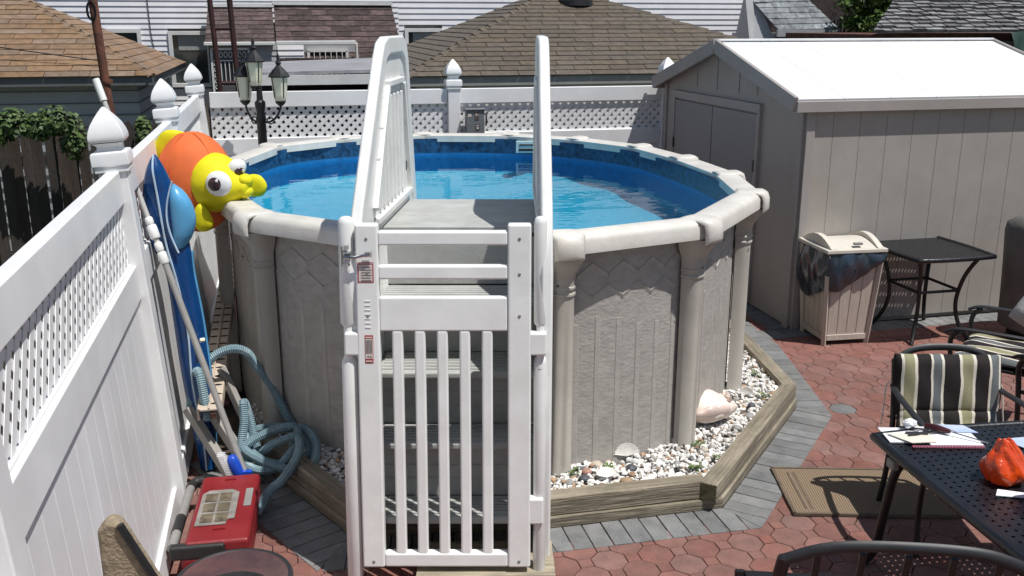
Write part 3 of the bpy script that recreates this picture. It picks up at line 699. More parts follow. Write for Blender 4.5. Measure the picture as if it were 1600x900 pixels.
# ================= WHITE VINYL FENCES =================
def finial(par,x,y,z):
    g=G(); m=CM((x,y,z),(0,0,0)); q=1.414
    # square profile: lathe with four sides
    g.lathe([(.082*q*.9,-.005),(.082*q,.0),(.082*q,.05),(.078*q,.062),(.055*q,.066),(.05*q,.085),(.056*q,.095),(.072*q,.105)],4,m)
    g.lathe([(.074*q,.108),(.079*q,.118),(.079*q,.135),(.073*q,.16),(.062*q,.187),(.045*q,.214),(.026*q,.24),(.006*q,.264)],4,m)
    return g.obj('finial',vinyl,par,bevel=.004)
def lattice(par,name,x0,x1,z0,z1,mat,P=.088,sw=.036,thick=.0024):
    # strips at +-45 degrees clipped to the opening, local plane X/Z at y=0
    g=G(); reg=[(x0,z0),(x1,z0),(x1,z1),(x0,z1)]; h=P/math.sqrt(2)
    for sgn,yo in((1,-thick/2-.0005),(-1,thick/2+.0005)):
        n=int(((x1-x0)+(z1-z0))/P)+3
        for k in range(-1,n):
            cx=x0+k*P-(z1-z0 if sgn>0 else 0); hw=sw/2*math.sqrt(2); L=(z1-z0)
            if sgn>0: q=[(cx-hw,z0),(cx+hw,z0),(cx+hw+L,z1),(cx-hw+L,z1)]
            else: q=[(cx-hw,z0),(cx+hw,z0),(cx+hw-L,z1),(cx-hw-L,z1)]
            c=clip(q,reg)
            if area(c)<1e-5: continue
            m_=len(c); vs=[(p[0],yo-thick/2,p[1]) for p in c]+[(p[0],yo+thick/2,p[1]) for p in c]
            g.add(vs,[tuple(range(m_)),tuple(range(m_,2*m_))[::-1]]+[(i,(i+1)%m_,(i+1)%m_+m_,i+m_) for i in range(m_)])
    return g.obj(name,mat,par,kind='stuff')
def fence(label,origin,rz,posts,z_top,lean=0,skipfin=(),boards=True,steps=None):
    t=thing('vinyl_fence',label,'fence',origin,rot=(lean,0,rz))
    for k,x in enumerate(posts):
        g=G(); g.box((x,0,(z_top+.04)/2),(.127,.127,z_top+.04)); po=g.obj('fence_post',vinyl,t,bevel=.008)
        if k not in skipfin:
            g=G(); g.box((x,0,z_top+.01),(.15,.15,.03)); g.obj('post_collar',vinyl,po,bevel=.006)
            finial(po,x,0,z_top+.028)
    for k in range(len(posts)-1):
        x0=posts[k]+.0635; x1=posts[k+1]-.0635; L=x1-x0; xc=(x0+x1)/2
        for nm,zc,h,th in (('top_rail',z_top-.075,.15,.062),('mid_rail',z_top-.45-.08,.16,.062),('lower_band',z_top-.54-.09,.18,.038),('bottom_rail',.10,.14,.062)):
            if nm=='lower_band': continue
            g=G(); g.box((xc,0,zc),(L-.002,th,h)); g.obj(nm,vinyl,t,bevel=.006)
        g=G(); lattice(t,'lattice_panel',x0,x1,z_top-.452,z_top-.148,vinyl)
        g=G()
        for zc in (z_top-.152,z_top-.448): g.box((xc,0,zc),(L-.004,.024,.018))
        g.obj('lattice_channel',vinyl,t,bevel=.003)
        nb=int(L/.152); bw=L/nb
        zt=z_top-.61; zb=.17
        me=G().prism([(-bw/2+.003,-.011),(bw/2-.003,-.011),(bw/2-.0005,-.0075),(bw/2-.0005,.0075),(bw/2-.003,.011),(-bw/2+.003,.011),(-bw/2+.0005,.0075),(-bw/2+.0005,-.0075)],zb,zt).mesh('board'); me.materials.append(vinylb)
        for b in range(nb): linked('board',me,t,(x0+bw*(b+.5),0,0))
    return t
# left fence runs along the depth axis; local X = yard +Y
lf=fence('tall white vinyl fence with lattice top along the left side of the yard',(-.65,0,0),math.pi/2,[-.13,2.26,4.78,7.16,9.72],1.79,lean=R(-3.9),skipfin=(0,))
ff=fence('white vinyl fence with lattice top across the back behind the pool',(0,9.86,0),0,[1.73,4.06,6.4],1.80)
# left bay of the back fence starts beside the corner post
ff2=fence('white vinyl fence bay with see-through lattice behind the black lamp post',(0,9.83,0),0,[-.62,1.60],1.79,skipfin=(0,1)) if False else None
def extra_bay():
    x0,x1=-.66,1.665; L=x1-x0; xc=(x0+x1)/2; z_top=1.80
    for nm,zc,h in (('top_rail',z_top-.075,.15),('mid_rail',z_top-.53,.16),('bottom_rail',.10,.14)):
        g=G(); g.box((xc,0,zc),(L,.062,h)); g.obj(nm,vinyl,ff,bevel=.006)
    lattice(ff,'lattice_panel',x0,x1,z_top-.452,z_top-.148,vinyl)
    nb=15; bw=L/nb
    me=G().prism([(-bw/2+.003,-.011),(bw/2-.003,-.011),(bw/2-.0005,0),(bw/2-.003,.011),(-bw/2+.003,.011),(-bw/2+.0005,0)],.17,z_top-.61).mesh('board'); me.materials.append(vinylb)
    for b in range(nb): linked('board',me,ff,(x0+bw*(b+.5),0,0))
extra_bay()
# pale sheet standing right behind the back fence seen through its lattice
g=G(); g.box((4.15,9.96,1.45),(4.9,.02,.5)); tag(g.obj('backing_sheet',whitep),'pale sheet behind the lattice of the back fence','panel')

# electric disconnect box
e=thing('disconnect_box','small grey electric disconnect box mounted on the back fence','electric box',(1.93,9.80,1.49))
g=G(); g.box((0,-.05,-.03),(.19,.09,.26)); g.obj('box_body',elecm,e,bevel=.006)
g=G(); g.box((0,-.055,.108),(.21,.11,.014)); g.obj('box_hood',elecm,e,bevel=.004)
g=G(); g.box((.015,-.097,.04),(.045,.003,.075)); g.box((.02,-.097,-.07),(.04,.003,.06)); g.obj('box_label',inkk,e)
g=G(); g.box((.005,-.0995,.055),(.01,.001,.03)); g.box((.025,-.0995,.055),(.008,.001,.02)); g.box((.02,-.0995,-.055),(.022,.001,.012)); g.box((-.06,-.0965,.05),(.035,.001,.03)); g.box((.02,-.0995,-.08),(.022,.001,.02)); g.obj('label_print',labw,e)
g=G(); g.tube([(.1,-.06,.06),(.115,-.08,.05),(.115,-.08,-.03),(.11,-.08,-.06)],.009,8); g.obj('switch_lever',blackp,e,smooth=40)

# ================= LAMP POST =================
lx,ly=K(-2.365,9.15)
lp=thing('lamp_post','black cast lamp post with three glass lanterns by the back fence','lamp post',(lx,ly,0),-YAW)
g=G(); g.lathe([(.09,0),(.09,.12),(.055,.16),(.043,.2),(.043,1.55),(.05,1.57),(.043,1.60),(.036,1.64),(.05,1.70),(.05,1.73),(.03,1.75),(.024,1.88)],12); g.obj('pole',black,lp,smooth=40)
def lantern(x,y,z,s):
    g=G(); m=CM((x,y,z))@Matrix.Scale(s,4); g.lathe([(.045,0),(.055,.02),(.062,.06),(.078,.215),(.08,.22)],8,m); lt=g.obj('lantern_glass',bulbm,lp,smooth=30)
    g=G(); g.lathe([(.010,-.05),(.02,-.045),(.045,-.02),(.05,.0)],8,m); g.obj('lantern_base',black,lt,smooth=30); g=G(); g.lathe([(.096,.215),(.10,.225),(.085,.25),(.055,.285),(.03,.31),(.018,.33),(.03,.345),(.02,.36),(.012,.385),(.018,.395),(.005,.43)],8,m); g.obj('lantern_cap',black,lt,smooth=30)
    g=G(); g.lathe([(.02,.02),(.035,.05),(.04,.1),(.03,.15),(.0,.17)],10,m); g.obj('bulb',terra,lt,smooth=50)
    g=G()
    for k in range(4):
        a=math.pi/4+k*math.pi/2; g.tube([m@Vector((math.cos(a)*.06,math.sin(a)*.06,.03)),m@Vector((math.cos(a)*.079,math.sin(a)*.079,.215))],.004*s,5)
    g.obj('lantern_bar',black,lt)
lantern(-.03,.0,1.88,1.0); lantern(.205,-.05,1.745,1.0); lantern(-.15,.05,1.745,1.0)
for sx,sy,zt in ((.205,-.05,1.70),(-.15,.05,1.70)):
    g=G(); pts=[]
    for k in range(13):
        t=k/12; pts.append((sx*(1-math.cos(t*math.pi*.9)*1)/1.95,sy*(t),1.60-.10*math.sin(t*math.pi)+(zt-1.60)*t))
    g.tube(pts,.010,8); g.tube([(sx*.45+.03*math.cos(a),sy*.5,1.56+.03*math.sin(a)) for a in np.linspace(0,5.5,12)],.007,6); g.obj('scroll_arm',black,lp,smooth=50)

# ================= SHED =================
SW,SD=2.62,2.84
sh=thing('garden_shed','taupe resin garden shed with white pitched roof at the right','shed',(4.00,6.86,0))
zw=1.845; zr=2.235
npn=11
for k in range(npn):   # long wall panels facing the patio
    w_=SW/npn; g=G(); g.box((w_*(k+.5),0.0,zw/2+.02),(w_-.0018,.03,zw-.04)); g.obj('wall_panel',shedw,sh,bevel=.0018,seg=1)
g=G(); g.box((SW/2,.025,zw/2),(SW-.02,.02,zw)); g.obj('wall_backing',shedt,sh)
for c_,q_ in (((.035,-.022,zw/2),(.075,.02,zw)),((SW-.035,-.022,zw/2),(.075,.02,zw)),((-.022,.035,zw/2),(.02,.075,zw)),((-.022,SD-.035,zw/2),(.02,.075,zw))):
    g=G(); g.box(c_,q_); g.obj('corner_trim',shedt,sh,bevel=.004)
g=G(); g.prism([(0,.02),(SD,.02),(SD,zw),(SD/2,zr+.0),(0,zw)],-.012,.012,Matrix(((0,0,1,.0),(1,0,0,0),(0,1,0,0),(0,0,0,1)))); g.obj('gable_wall',shedw,sh)
g=G(); g.prism([(0,.02),(SD,.02),(SD,zw),(SD/2,zr),(0,zw)],-.012,.012,Matrix(((0,0,1,SW),(1,0,0,0),(0,1,0,0),(0,0,0,1)))); g.box((SW/2,SD,zw/2),(SW,.02,zw)); g.obj('rear_wall',shedw,sh)
# doors in the gable
d0,d1=.74,2.52
for a_,b_ in ((d0,(d0+d1)/2-.007),((d0+d1)/2+.007,d1)):
    g=G(); g.box((-.022,(a_+b_)/2,.87),(.022,b_-a_,1.64)); dr=g.obj('door',shedd,sh,bevel=.004)
    y_=a_+.0 if a_<1 else b_
    for zz in (.35,1.25):
        g=G(); g.box((-.037,y_,zz),(.018,.02,.10)); g.obj('hinge',black,dr)
    g=G(); g.box((-.04,(b_-.05 if a_<1 else a_+.05),.95),(.015,.015,.12)); g.obj('handle',black,dr)
g=G(); g.box((-.028,(d0+d1)/2,1.745),(.035,d1-d0+.12,.075)); g.box((-.026,d0-.03,.87),(.03,.05,1.68)); g.box((-.026,d1+.03,.87),(.03,.05,1.68)); g.obj('door_frame',shedt,sh,bevel=.004)
g=G()
for y_ in (.80,1.15,1.6,2.05): g.box((-.016,y_,1.78+(.43-abs(y_-SD/2)*.30)/2+.03),(.006,.012,max(.02,(.40-abs(y_-SD/2)*.31))-.04))
g.obj('gable_groove',shedt,sh)
# roof slabs
for sgn in(0,1):
    OV=.06; ln=math.hypot(SD/2+OV,(zr-zw)*(SD/2+OV)/(SD/2)); an=math.atan2(zr-zw,SD/2)
    npl=7; wr=(SW+.24)/npl
    for k in range(npl):
        g=G(); g.box((-.12+wr*(k+.5),0,0),(wr-.002,ln,.035)); 
        o=g.obj('roof_panel',shedr,sh,bevel=.003,seg=1)
        yc=(SD/2-OV)/2 if not sgn else SD-(SD/2-OV)/2
        zc=(zw+zr)/2-OV*math.tan(an)/2+.035
        o.location=(0,yc,zc); o.rotation_euler=(an if not sgn else -an,0,0)
    # fascia along the eave and barge boards on the rakes
for y_ in (-.066,SD+.066):
    g=G(); g.box((SW/2,y_,zw-.025),(SW+.25,.03,.085)); g.obj('eave_fascia',shedt,sh,bevel=.004)
for xx in(-.135,SW+.135):
    for sgn in(0,1):
        ln=(SD/2+.06)/math.cos(an); g=G(); g.box((0,0,0),(.035,ln,.12)); o=g.obj('barge_board',shedt,sh,bevel=.004)
        yc=SD/4-.03 if not sgn else SD-SD/4+.03; o.location=(xx,yc,(zw+zr)/2-.03*math.tan(an)+.01); o.rotation_euler=(an if not sgn else -an,0,0)
g=G(); g.box((SW/2,SD/2,zr+.062),(SW+.26,.09,.02)); g.obj('ridge_cap',shedr,sh,bevel=.006)
g=G()
for k in range(14): g.box((-.05+k*.2,-.03,zw+.033),(.012,.012,.006))
g.obj('roof_screw',greyp,sh)

# ================= TRASH BIN =================
tx,ty=K(2.60,7.38)
tr_=thing('trash_bin','beige slatted resin trash bin with bag hanging from its lid','trash bin',(tx,ty,0),-YAW+.17)
def taper(w0,d0,w1,d1,z0,z1): return [(-w0/2,-d0/2,z0),(w0/2,-d0/2,z0),(w0/2,d0/2,z0),(-w0/2,d0/2,z0),(-w1/2,-d1/2,z1),(w1/2,-d1/2,z1),(w1/2,d1/2,z1),(-w1/2,d1/2,z1)]
bf=[(0,3,2,1),(4,5,6,7),(0,1,5,4),(1,2,6,5),(2,3,7,6),(3,0,4,7)]
binm=M('bin_beige_resin',(.50,.44,.37),.55,.1,8,stretch=(8,8,.6),bump=.15,dirt=.2,dirtcol=(.3,.24,.18))
g=G(); g.add(taper(.35,.35,.42,.42,.03,.74),bf); g.obj('bin_body',binm,tr_,bevel=.004)
for sx in(-1,1):
    for sy in(-1,1):
        g=G(); g.tube([(sx*.18,sy*.18,0),(sx*.222,sy*.222,.74)],.022,4); g.obj('corner_post',binm,tr_)
for a_ in range(4):
    m=Matrix.Rotation(a_*math.pi/2,4,'Z')
    for zc,ww,hh in ((.06,.33,.045),(.70,.40,.05)):
        o_=.18+zc*.045; g=G(); g.box((0,-o_,zc),(ww,.02,hh),m); g.obj('bin_rail',binm,tr_,bevel=.003)
    for k in range(4):
        x=-.12+k*.08; g=G(); y0=-.181;y1=-.213
        g.add([((x-.036),y0,.085),((x+.036),y0,.085),((x+.036)*1.15,y1,.675),((x-.036)*1.15,y1,.675),((x-.036),y0+.01,.085),((x+.036),y0+.01,.085),((x+.036)*1.15,y1+.01,.675),((x-.036)*1.15,y1+.01,.675)],[(0,1,2,3),(4,7,6,5),(0,4,5,1),(1,5,6,2),(2,6,7,3),(3,7,4,0)],m); g.obj('bin_slat',binm,tr_)
g=G(); g.box((0,0,.765),(.50,.50,.03)); g.obj('lid_rim',M('bin_lid_cream',(.62,.58,.50),.45,.06,8),tr_,bevel=.006)
g=G(); vs=[];n=9
for k in range(n):
    t=k/(n-1); vs+=[(-.17,-.22+.44*t,.78+.045*math.sin(math.pi*t)),(.17,-.22+.44*t,.78+.045*math.sin(math.pi*t))]
g.add(vs,[(2*k,2*k+1,2*k+3,2*k+2) for k in range(n-1)]); g.obj('lid_flap',MATS['bin_lid_cream'],tr_,smooth=30)
for sx in(-1,1):
    g=G(); vs=[]
    for k in range(n):
        t=k/(n-1); y=-.24+.48*t; z=.785+.075*math.sin(math.pi*t)
        vs+=[(sx*.17,y,.78),(sx*.17,y,z),(sx*.215,y,z),(sx*.215,y,.78)]
    g.add(vs,[(4*k+j,4*k+(j+1)%4,4*k+4+(j+1)%4,4*k+4+j) for k in range(n-1) for j in range(4)]+[(0,1,2,3),(4*n-4,4*n-1,4*n-2,4*n-3)]); g.obj('lid_arch',MATS['bin_lid_cream'],tr_,smooth=30)
g=G(); g.box((.02,-.2,.815),(.07,.03,.018)); g.obj('lid_handle',greyp,tr_,bevel=.004)
# crumpled bag skirt: hangs lower at the left
g=G(); n=120; vs=[]; rows=12
for r_ in range(rows):
    for k in range(n):
        t=2*math.pi*k/n; c_,s_=math.cos(t),math.sin(t); q=1/max(abs(c_),abs(s_))
        drop=(.15+.24*max(0,-c_*.8+.2)+.04*math.sin(t*3))*r_/(rows-1)
        bul=.248+.020*math.sin(math.pi*r_/(rows-1)**1)+.010*math.sin(t*7+r_*.35)+.004*math.sin(t*15-r_*.5)
        bul=min(bul,.275) - .022*(r_/(rows-1))**2
        q=(abs(c_)**7+abs(s_)**7)**(-1/7); vs.append((c_*q*bul,s_*q*bul,.748-drop+.008*math.sin(t*9+r_*.4)))
g.add(vs,[(r_*n+k,r_*n+(k+1)%n,(r_+1)*n+(k+1)%n,(r_+1)*n+k) for r_ in range(rows-1) for k in range(n)]); bg_=g.obj('bin_bag',bagm,None,smooth=60)
bg_.location=(tx,ty,0); bg_.rotation_euler=(0,0,-YAW+.17); tag(bg_,'translucent blue grey trash bag hanging out under the bin lid','trash bag')

# ================= SMALL TABLE =================
def perftable(name,label,cat,loc,rz,hx,hy,z,nx,ny,mat,bulge=.03,hole=.4):
    t=thing(name,label,cat,loc,rz)
    # perforated top: a grid of bars leaving diamond openings
    g=G(); cx=2*hx/nx; cy=2*hy/ny; th=.012
    def B(x,y): # gently bowed outline
        u,v=x/hx,y/hy; return (x*(1+bulge*(1-v*v)),y*(1+bulge*(1-u*u)))
    vid={}
    def V_(x,y,zz):
        k=(round(x,5),round(y,5),zz)
        if k not in vid: vid[k]=len(g.v); X,Y=B(x,y); g.v.append((X,Y,zz))
        return vid[k]
    for i in range(nx):
        for j in range(ny):
            x=-hx+cx*(i+.5); y=-hy+cy*(j+.5); C_=[(x-cx/2,y-cy/2),(x,y-cy/2),(x+cx/2,y-cy/2),(x+cx/2,y),(x+cx/2,y+cy/2),(x,y+cy/2),(x-cx/2,y+cy/2),(x-cx/2,y)]
            sh_=(.25 if (i+j)%2 else 0)
            D=[(x-cx*hole*.28,y-cy*hole*.28),(x,y-cy*hole*.5),(x+cx*hole*.28,y-cy*hole*.28),(x+cx*hole*.5,y),(x+cx*hole*.28,y+cy*hole*.28),(x,y+cy*hole*.5),(x-cx*hole*.28,y+cy*hole*.28),(x-cx*hole*.5,y)]
            if (i+j)%2==1: D=[(x+(p-x)*.98,y+(q-y)*.98) for p,q in D]
            for k in range(8):
                l=(k+1)%8
                g.f.append((V_(*C_[k],z),V_(*C_[l],z),V_(*D[l],z),V_(*D[k],z)))
                g.f.append((V_(*D[k],z),V_(*D[l],z),V_(*D[l],z-th),V_(*D[k],z-th)))
                g.f.append((V_(*C_[k],z-th),V_(*D[k],z-th),V_(*D[l],z-th),V_(*C_[l],z-th)))
    g.obj('table_top',mat,t,kind=None)
    # rolled rim
    pts=[]
    for (xa,ya,xb,yb) in ((-hx,-hy,hx,-hy),(hx,-hy,hx,hy),(hx,hy,-hx,hy),(-hx,hy,-hx,-hy)):
        for k in range(12):
            s_=k/12; pts.append((*B(xa+(xb-xa)*s_,ya+(yb-ya)*s_),z-.006))
    g=G(); g.tube(pts,.02,8,closed=True); g.obj('table_rim',mat,t,smooth=60)
    return t
stx,sty=K(3.33,7.50)
st=perftable('side_table','square black perforated metal side table beside the trash bin','side table',(stx,sty,0),.0,.33,.36,.71,22,24,blackt,bulge=.06,hole=.5)
for sx in(-1,1):
    for sy in(-1,1):
        pts=catmull([(sx*.27,sy*.29,.70),(sx*.20,sy*.22,.52),(sx*.17,sy*.19,.30),(sx*.20,sy*.22,.12),(sx*.26,sy*.28,.0)],6,False); g=G(); g.tube(pts,.016,8); g.obj('leg',black,st,smooth=60)
g=G()
for a_,b_ in (((-.18,-.2),(.18,-.2)),((.18,-.2),(.18,.2)),((.18,.2),(-.18,.2)),((-.18,.2),(-.18,-.2))): g.tube([(*a_,.40),(*b_,.40)],.012,6)
g.obj('stretcher',black,st)
for i_,(a_) in enumerate((0,1)):
    g=G(); s=(-.2 if a_==0 else .2); g.box((s,0,.55),(.012,.30,.24)) if False else None

# ================= PATIO TABLE =================
hx,hy=.85,.52
TR=R(90-4.6)                       # long side runs towards the viewer
tc0=K(1.575,3.85); ex_=(math.cos(TR),math.sin(TR)); ey_=(-math.sin(TR),math.cos(TR))   # far left corner = (+hx,+hy)
px_,py_=tc0[0]-ex_[0]*hx-ey_[0]*hy,tc0[1]-ex_[1]*hx-ey_[1]*hy
pt=perftable('patio_table','large black cast patio table with papers on it at the lower right','patio table',(px_,py_,0),TR,hx,hy,.72,46,28,blackt,bulge=.03,hole=.42)
for sx in(-1,1):
    for sy in(-1,1):
        pts=catmull([(sx*.70,sy*.40,.705),(sx*.76,sy*.45,.60),(sx*.80,sy*.46,.40),(sx*.88,sy*.44,.15),(sx*1.0,sy*.42,.0)],6,False); g=G(); g.tube(pts,.02,8); lg=g.obj('leg',black,pt,smooth=60)
        g=G(); g.box((sx*.77,sy*.46,.62),(.06,.05,.045)); g.obj('leg_knob',greyp,lg,bevel=.01)
g=G(); g.box((0,.41,.675),(1.6,.02,.06)); g.box((0,-.41,.675),(1.6,.02,.06)); g.box((-.82,0,.675),(.02,.8,.06)); g.obj('apron',black,pt)
TZ=.724
def onT(X,Y,z=0): return (*K(X,Y),TZ+z)
def sheet(name,label,cat,pts,mat,th,dz=0.0,bevel=0,group=None):
    P=[K(*p) for p in pts]; c=np.mean(np.array(P),axis=0)
    g=G(); g.prism([(p[0]-c[0],p[1]-c[1]) for p in P],0,th); o=g.obj(name,mat,None,bevel=bevel); o.location=(c[0],c[1],TZ+dz); tag(o,label,cat,group); return o

# the things on the table (view plan points on the top plane)
nb=thing('notebook','open white spiral notebook with pink edge lying on the patio table','notebook',onT(1.80,3.80),-YAW-.02)
g=G(); g.box((-.09,.035,.003),(.20,.15,.006)); g.box((.08,.02,.005),(.22,.19,.009)); g.obj('pages',paper,nb)
g=G(); g.box((.04,-.083,.004),(.30,.012,.006)); g.obj('cover_edge',M('pink_cover',(.55,.12,.2),.5),nb)
g=G()
for k in range(24): g.tube([(-.1+k*.0125,-.078,.009),(-.1+k*.0125,-.09,.012),(-.1+k*.0125,-.094,.003)],.0016,4)
g.obj('spiral_wire',steel,nb)
sheet('card','cream card lying on the left of the spiral notebook','card',[(1.62,3.835),(1.80,3.835),(1.80,3.745),(1.69,3.735)],cream,.003,.012)
sheet('folded_sheet','pale blue folded sheet at the back right of the notebook','paper',[(1.88,3.93),(1.99,3.92),(2.02,3.84),(1.93,3.85)],photoc,.002,.012)
# screwdriver
def along(a,b):
    a=Vector(a);b=Vector(b);return a,b
sdv=thing('screwdriver','screwdriver with dark red and black handle lying across the notebook','screwdriver',onT(1.86,3.84,.028),-YAW-R(38))
g=G(); g.lathe([(.004,-.075),(.013,-.07),(.016,-.05),(.015,-.01),(.012,.02),(.009,.035)],10,CM((0,0,0),(0,R(90),0))); g.obj('handle',M('screwdriver_handle',(.06,.008,.01),.3,.3,30),sdv,smooth=50)
g=G(); g.tube([(.035,0,0),(.19,0,-.010)],.0035,8); g.obj('shaft',steel,sdv,smooth=50)
pl_=thing('pliers','small dark metal pliers lying on the notebook','pliers',onT(1.76,3.82,.02),-YAW+.1)
g=G(); g.tube([(-.06,.012,0),(-.02,.008,0),(.0,0,0),(.03,-.006,0)],.006,6); g.tube([(-.06,-.012,0),(-.02,-.008,0),(.0,0,0),(.03,.006,0)],.006,6); g.obj('jaws',graym,pl_)
g=G(); g.tube([(-.005,0,.0),(.10,.012,0)],.005,6); g.obj('grip',black,pl_)
pn=thing('pen','black pen lying on the notebook behind the pliers','pen',onT(1.765,3.875,.018),-YAW-.3)
g=G(); g.tube([(-.07,0,0),(.05,0,0)],.0045,8); g.obj('barrel',blackp,pn); g=G(); g.tube([(.05,0,0),(.065,0,0)],[.0045,.001],8); g.obj('tip',steel,pn)
# crumpled white tissue
g=G(); g.ball((0,0,.02),(.03,.025,.02),fn=lambda d:1+.25*math.sin(d.x*7+d.y*5)*math.cos(d.z*6)); o=g.obj('tissue',paper,None,smooth=20); o.location=onT(1.745,3.90,.01); tag(o,'crumpled white tissue at the back of the notebook','tissue')
# red plastic bag
g=G()
def bagf(d):
    q=1+.07*math.sin(d.x*7+d.z*5)+.06*math.cos(d.y*8-d.z*5)+.03*math.sin(d.x*19+d.y*15)
    return q
g.ball((0,0,.0),(.085,.075,.09),nu=64,nv=44,fn=lambda d: bagf(d)+.018*math.sin(d.x*41+d.z*33)*math.cos(d.y*37+d.z*21)*(1-.0*d.z))
g.v=[(x*(1-.5*max(0,z)/.09)-max(0,z)*.15,y*(1-.5*max(0,z)/.09),max(-.055,z)*(1.35 if z>0 else 1)+.057) for x,y,z in g.v]
o=g.obj('plastic_bag',plasticr,None,smooth=70); o.location=onT(1.92,3.42); tag(o,'crumpled translucent red orange plastic bag on the patio table','plastic bag')
sheet('paper_strip','narrow white paper strip lying in front of the red bag','paper',[(1.83,3.29),(1.93,3.27),(1.95,3.31),(1.86,3.34)],paper,.003,.0)
o=sheet('printed_sheet','blue and grey printed sheet in plastic at the right edge of the table','printed sheet',[(2.10,3.80),(2.32,3.84),(2.45,3.66),(2.22,3.60)],photoc,.003,.0)
bk=thing('satchel','black soft bag standing at the right edge of the patio table','bag',onT(2.02,3.12),-YAW)
g=G(); g.ball((0,0,.10),(.13,.16,.12),nu=24,nv=14,fn=lambda d:1/max(abs(d.x)**3+abs(d.y)**3+abs(d.z)**3,.35)**(1/3)*.92); g.obj('bag_body',blackp,bk,smooth=50)
g=G(); g.tube(catmull([(-.08,0,.2),(-.05,0,.26),(.05,0,.26),(.08,0,.2)],5,False),.01,6); g.obj('bag_strap',black,bk,smooth=50)

# ================= PATIO CHAIRS =================
def cushion_mesh(w,h,th,bulg=.02,nx=16,ny=12):
    g=G(); vs=[]
    for sd_ in(0,1):
        for j in range(ny+1):
            for i in range(nx+1):
                u=i/nx*2-1; v=j/ny*2-1; e_=(1-abs(u)**6)*(1-abs(v)**6)
                k=(th/2)*(.25+.75*e_**.5)+ .006*math.sin(u*9+v*4)
                rx=1-.03*abs(v)**4; vs.append((u*w/2*rx,v*h/2,(k if sd_ else -k)))
    n=(nx+1)*(ny+1); q=lambda i,j,s_:s_*n+j*(nx+1)+i
    fs=[(q(i,j,1),q(i+1,j,1),q(i+1,j+1,1),q(i,j+1,1)) for i in range(nx) for j in range(ny)]+[(q(i,j,0),q(i,j+1,0),q(i+1,j+1,0),q(i+1,j,0)) for i in range(nx) for j in range(ny)]
    for i in range(nx): fs+=[(q(i,0,0),q(i+1,0,0),q(i+1,0,1),q(i,0,1)),(q(i+1,ny,0),q(i,ny,0),q(i,ny,1),q(i+1,ny,1))]
    for j in range(ny): fs+=[(q(0,j+1,0),q(0,j,0),q(0,j,1),q(0,j+1,1)),(q(nx,j,0),q(nx,j+1,0),q(nx,j+1,1),q(nx,j,1))]
    g.v=vs; g.f=fs; return g
def patio_chair(label,loc,rz,cushion=True,group='black metal patio chairs',backh=.88,arms=True,sling=False):
    c=thing('patio_chair',label,'chair',loc,rz,group)
    # local: faces -Y, seat z .43
    for s_ in(-1,1):
        g=G(); g.tube(catmull([(s_*.27,.27,0),(s_*.26,.24,.2),(s_*.26,.22,.43),(s_*.255,.27,.65),(s_*.245,.33,backh-.03)],5,False),.015,8); g.obj('leg',black,c,smooth=60)
        g=G(); g.tube(catmull([(s_*.27,-.27,0),(s_*.27,-.24,.22),(s_*.27,-.26,.43)]+([(s_*.28,-.27,.58),(s_*.29,-.22,.645)] if arms else []),5,False),.015,8); g.obj('leg',black,c,smooth=60)
        if not arms: continue
        g=G(); g.tube(catmull([(s_*.29,-.30,.625),(s_*.295,-.22,.655),(s_*.29,0,.66),(s_*.27,.20,.655),(s_*.255,.28,.66)],5,False),[.018]*21,8,flat=.6); g.obj('arm',graym,c,smooth=60)
    g=G(); g.box((0,-.01,.425),(.52,.5,.02)); g.obj('seat',black,c,bevel=.006)
    g=G(); g.tube(catmull([(-.245,.33,backh-.04),(-.15,.345,backh+.02),(0,.35,backh+.035),(.15,.345,backh+.02),(.245,.33,backh-.04)],6,False),[.014]*25,8,flat=1.4); g.obj('back_rail',graym,c,smooth=60)
    if sling:
        g=G(); g.add([(-.24,.225,.44),(.24,.225,.44),(.24,.335,backh),(-.24,.335,backh),(-.24,.245,.44),(.24,.245,.44),(.24,.352,backh),(-.24,.352,backh)],bf); g.obj('back_sling',blackp,c)
    for k in range(5):
        x=-.18+k*.09; g=G(); g.tube([(x,.25,.47),(x,.29,.65),(x,.34,backh)],.008,6); g.obj('back_bar',black,c)
    if cushion:
        cu=thing('chair_cushion',cushion if isinstance(cushion,str) else 'striped chair cushion','cushion',loc,rz)
        g=cushion_mesh(.54,.31,.08); o=g.obj('back_pad',cush,cu,smooth=60); o.location=(0,.255,.675); o.rotation_euler=(R(80),0,0)
        g=cushion_mesh(.50,.14,.06,ny=6); o=g.obj('fold_pad',cush,cu,smooth=60); o.location=(0,.20,.495); o.rotation_euler=(R(72),0,0)
        g=cushion_mesh(.50,.46,.06); o=g.obj('seat_pad',cush,cu,smooth=60); o.location=(0,-.02,.468)
        for s_ in(-1,1):
            g=G(); g.tube(catmull([(s_*.25,.27,.68),(s_*.29,.28,.66),(s_*.30,.26,.55),(s_*.31,.25,.45)],5,False),.004,5); g.obj('tie_string',cream,cu)
    return c
cx_,cy_=K(2.20,4.32)
patio_chair('black patio chair behind the patio table holding the upright striped cushion',(cx_,cy_,0),-YAW-R(2),cushion='black, cream and olive striped cushion upright on the chair behind the patio table',backh=.81)
c2=K(3.08,5.66)
patio_chair('black patio chair with striped seat pad, turned away beyond the first chair',(*c2,0),-YAW+R(-127),cushion='striped cushion lying on the seat of the farther chair',backh=.80)
c3=K(3.22,4.95)
patio_chair('black patio chair at the right edge under folded grey fabric',(*c3,0),-YAW+R(-160),cushion=False,backh=.90,sling=True)
g=cushion_mesh(.5,.62,.16,nx=20,ny=18); o=g.obj('folded_cloth',clothg,None,smooth=60); tag(o,'crumpled light grey fabric cover hanging over the right-hand chair','cloth'); o.location=(*K(3.13,5.02),1.0); o.rotation_euler=(R(64),R(28),-YAW+R(-40))
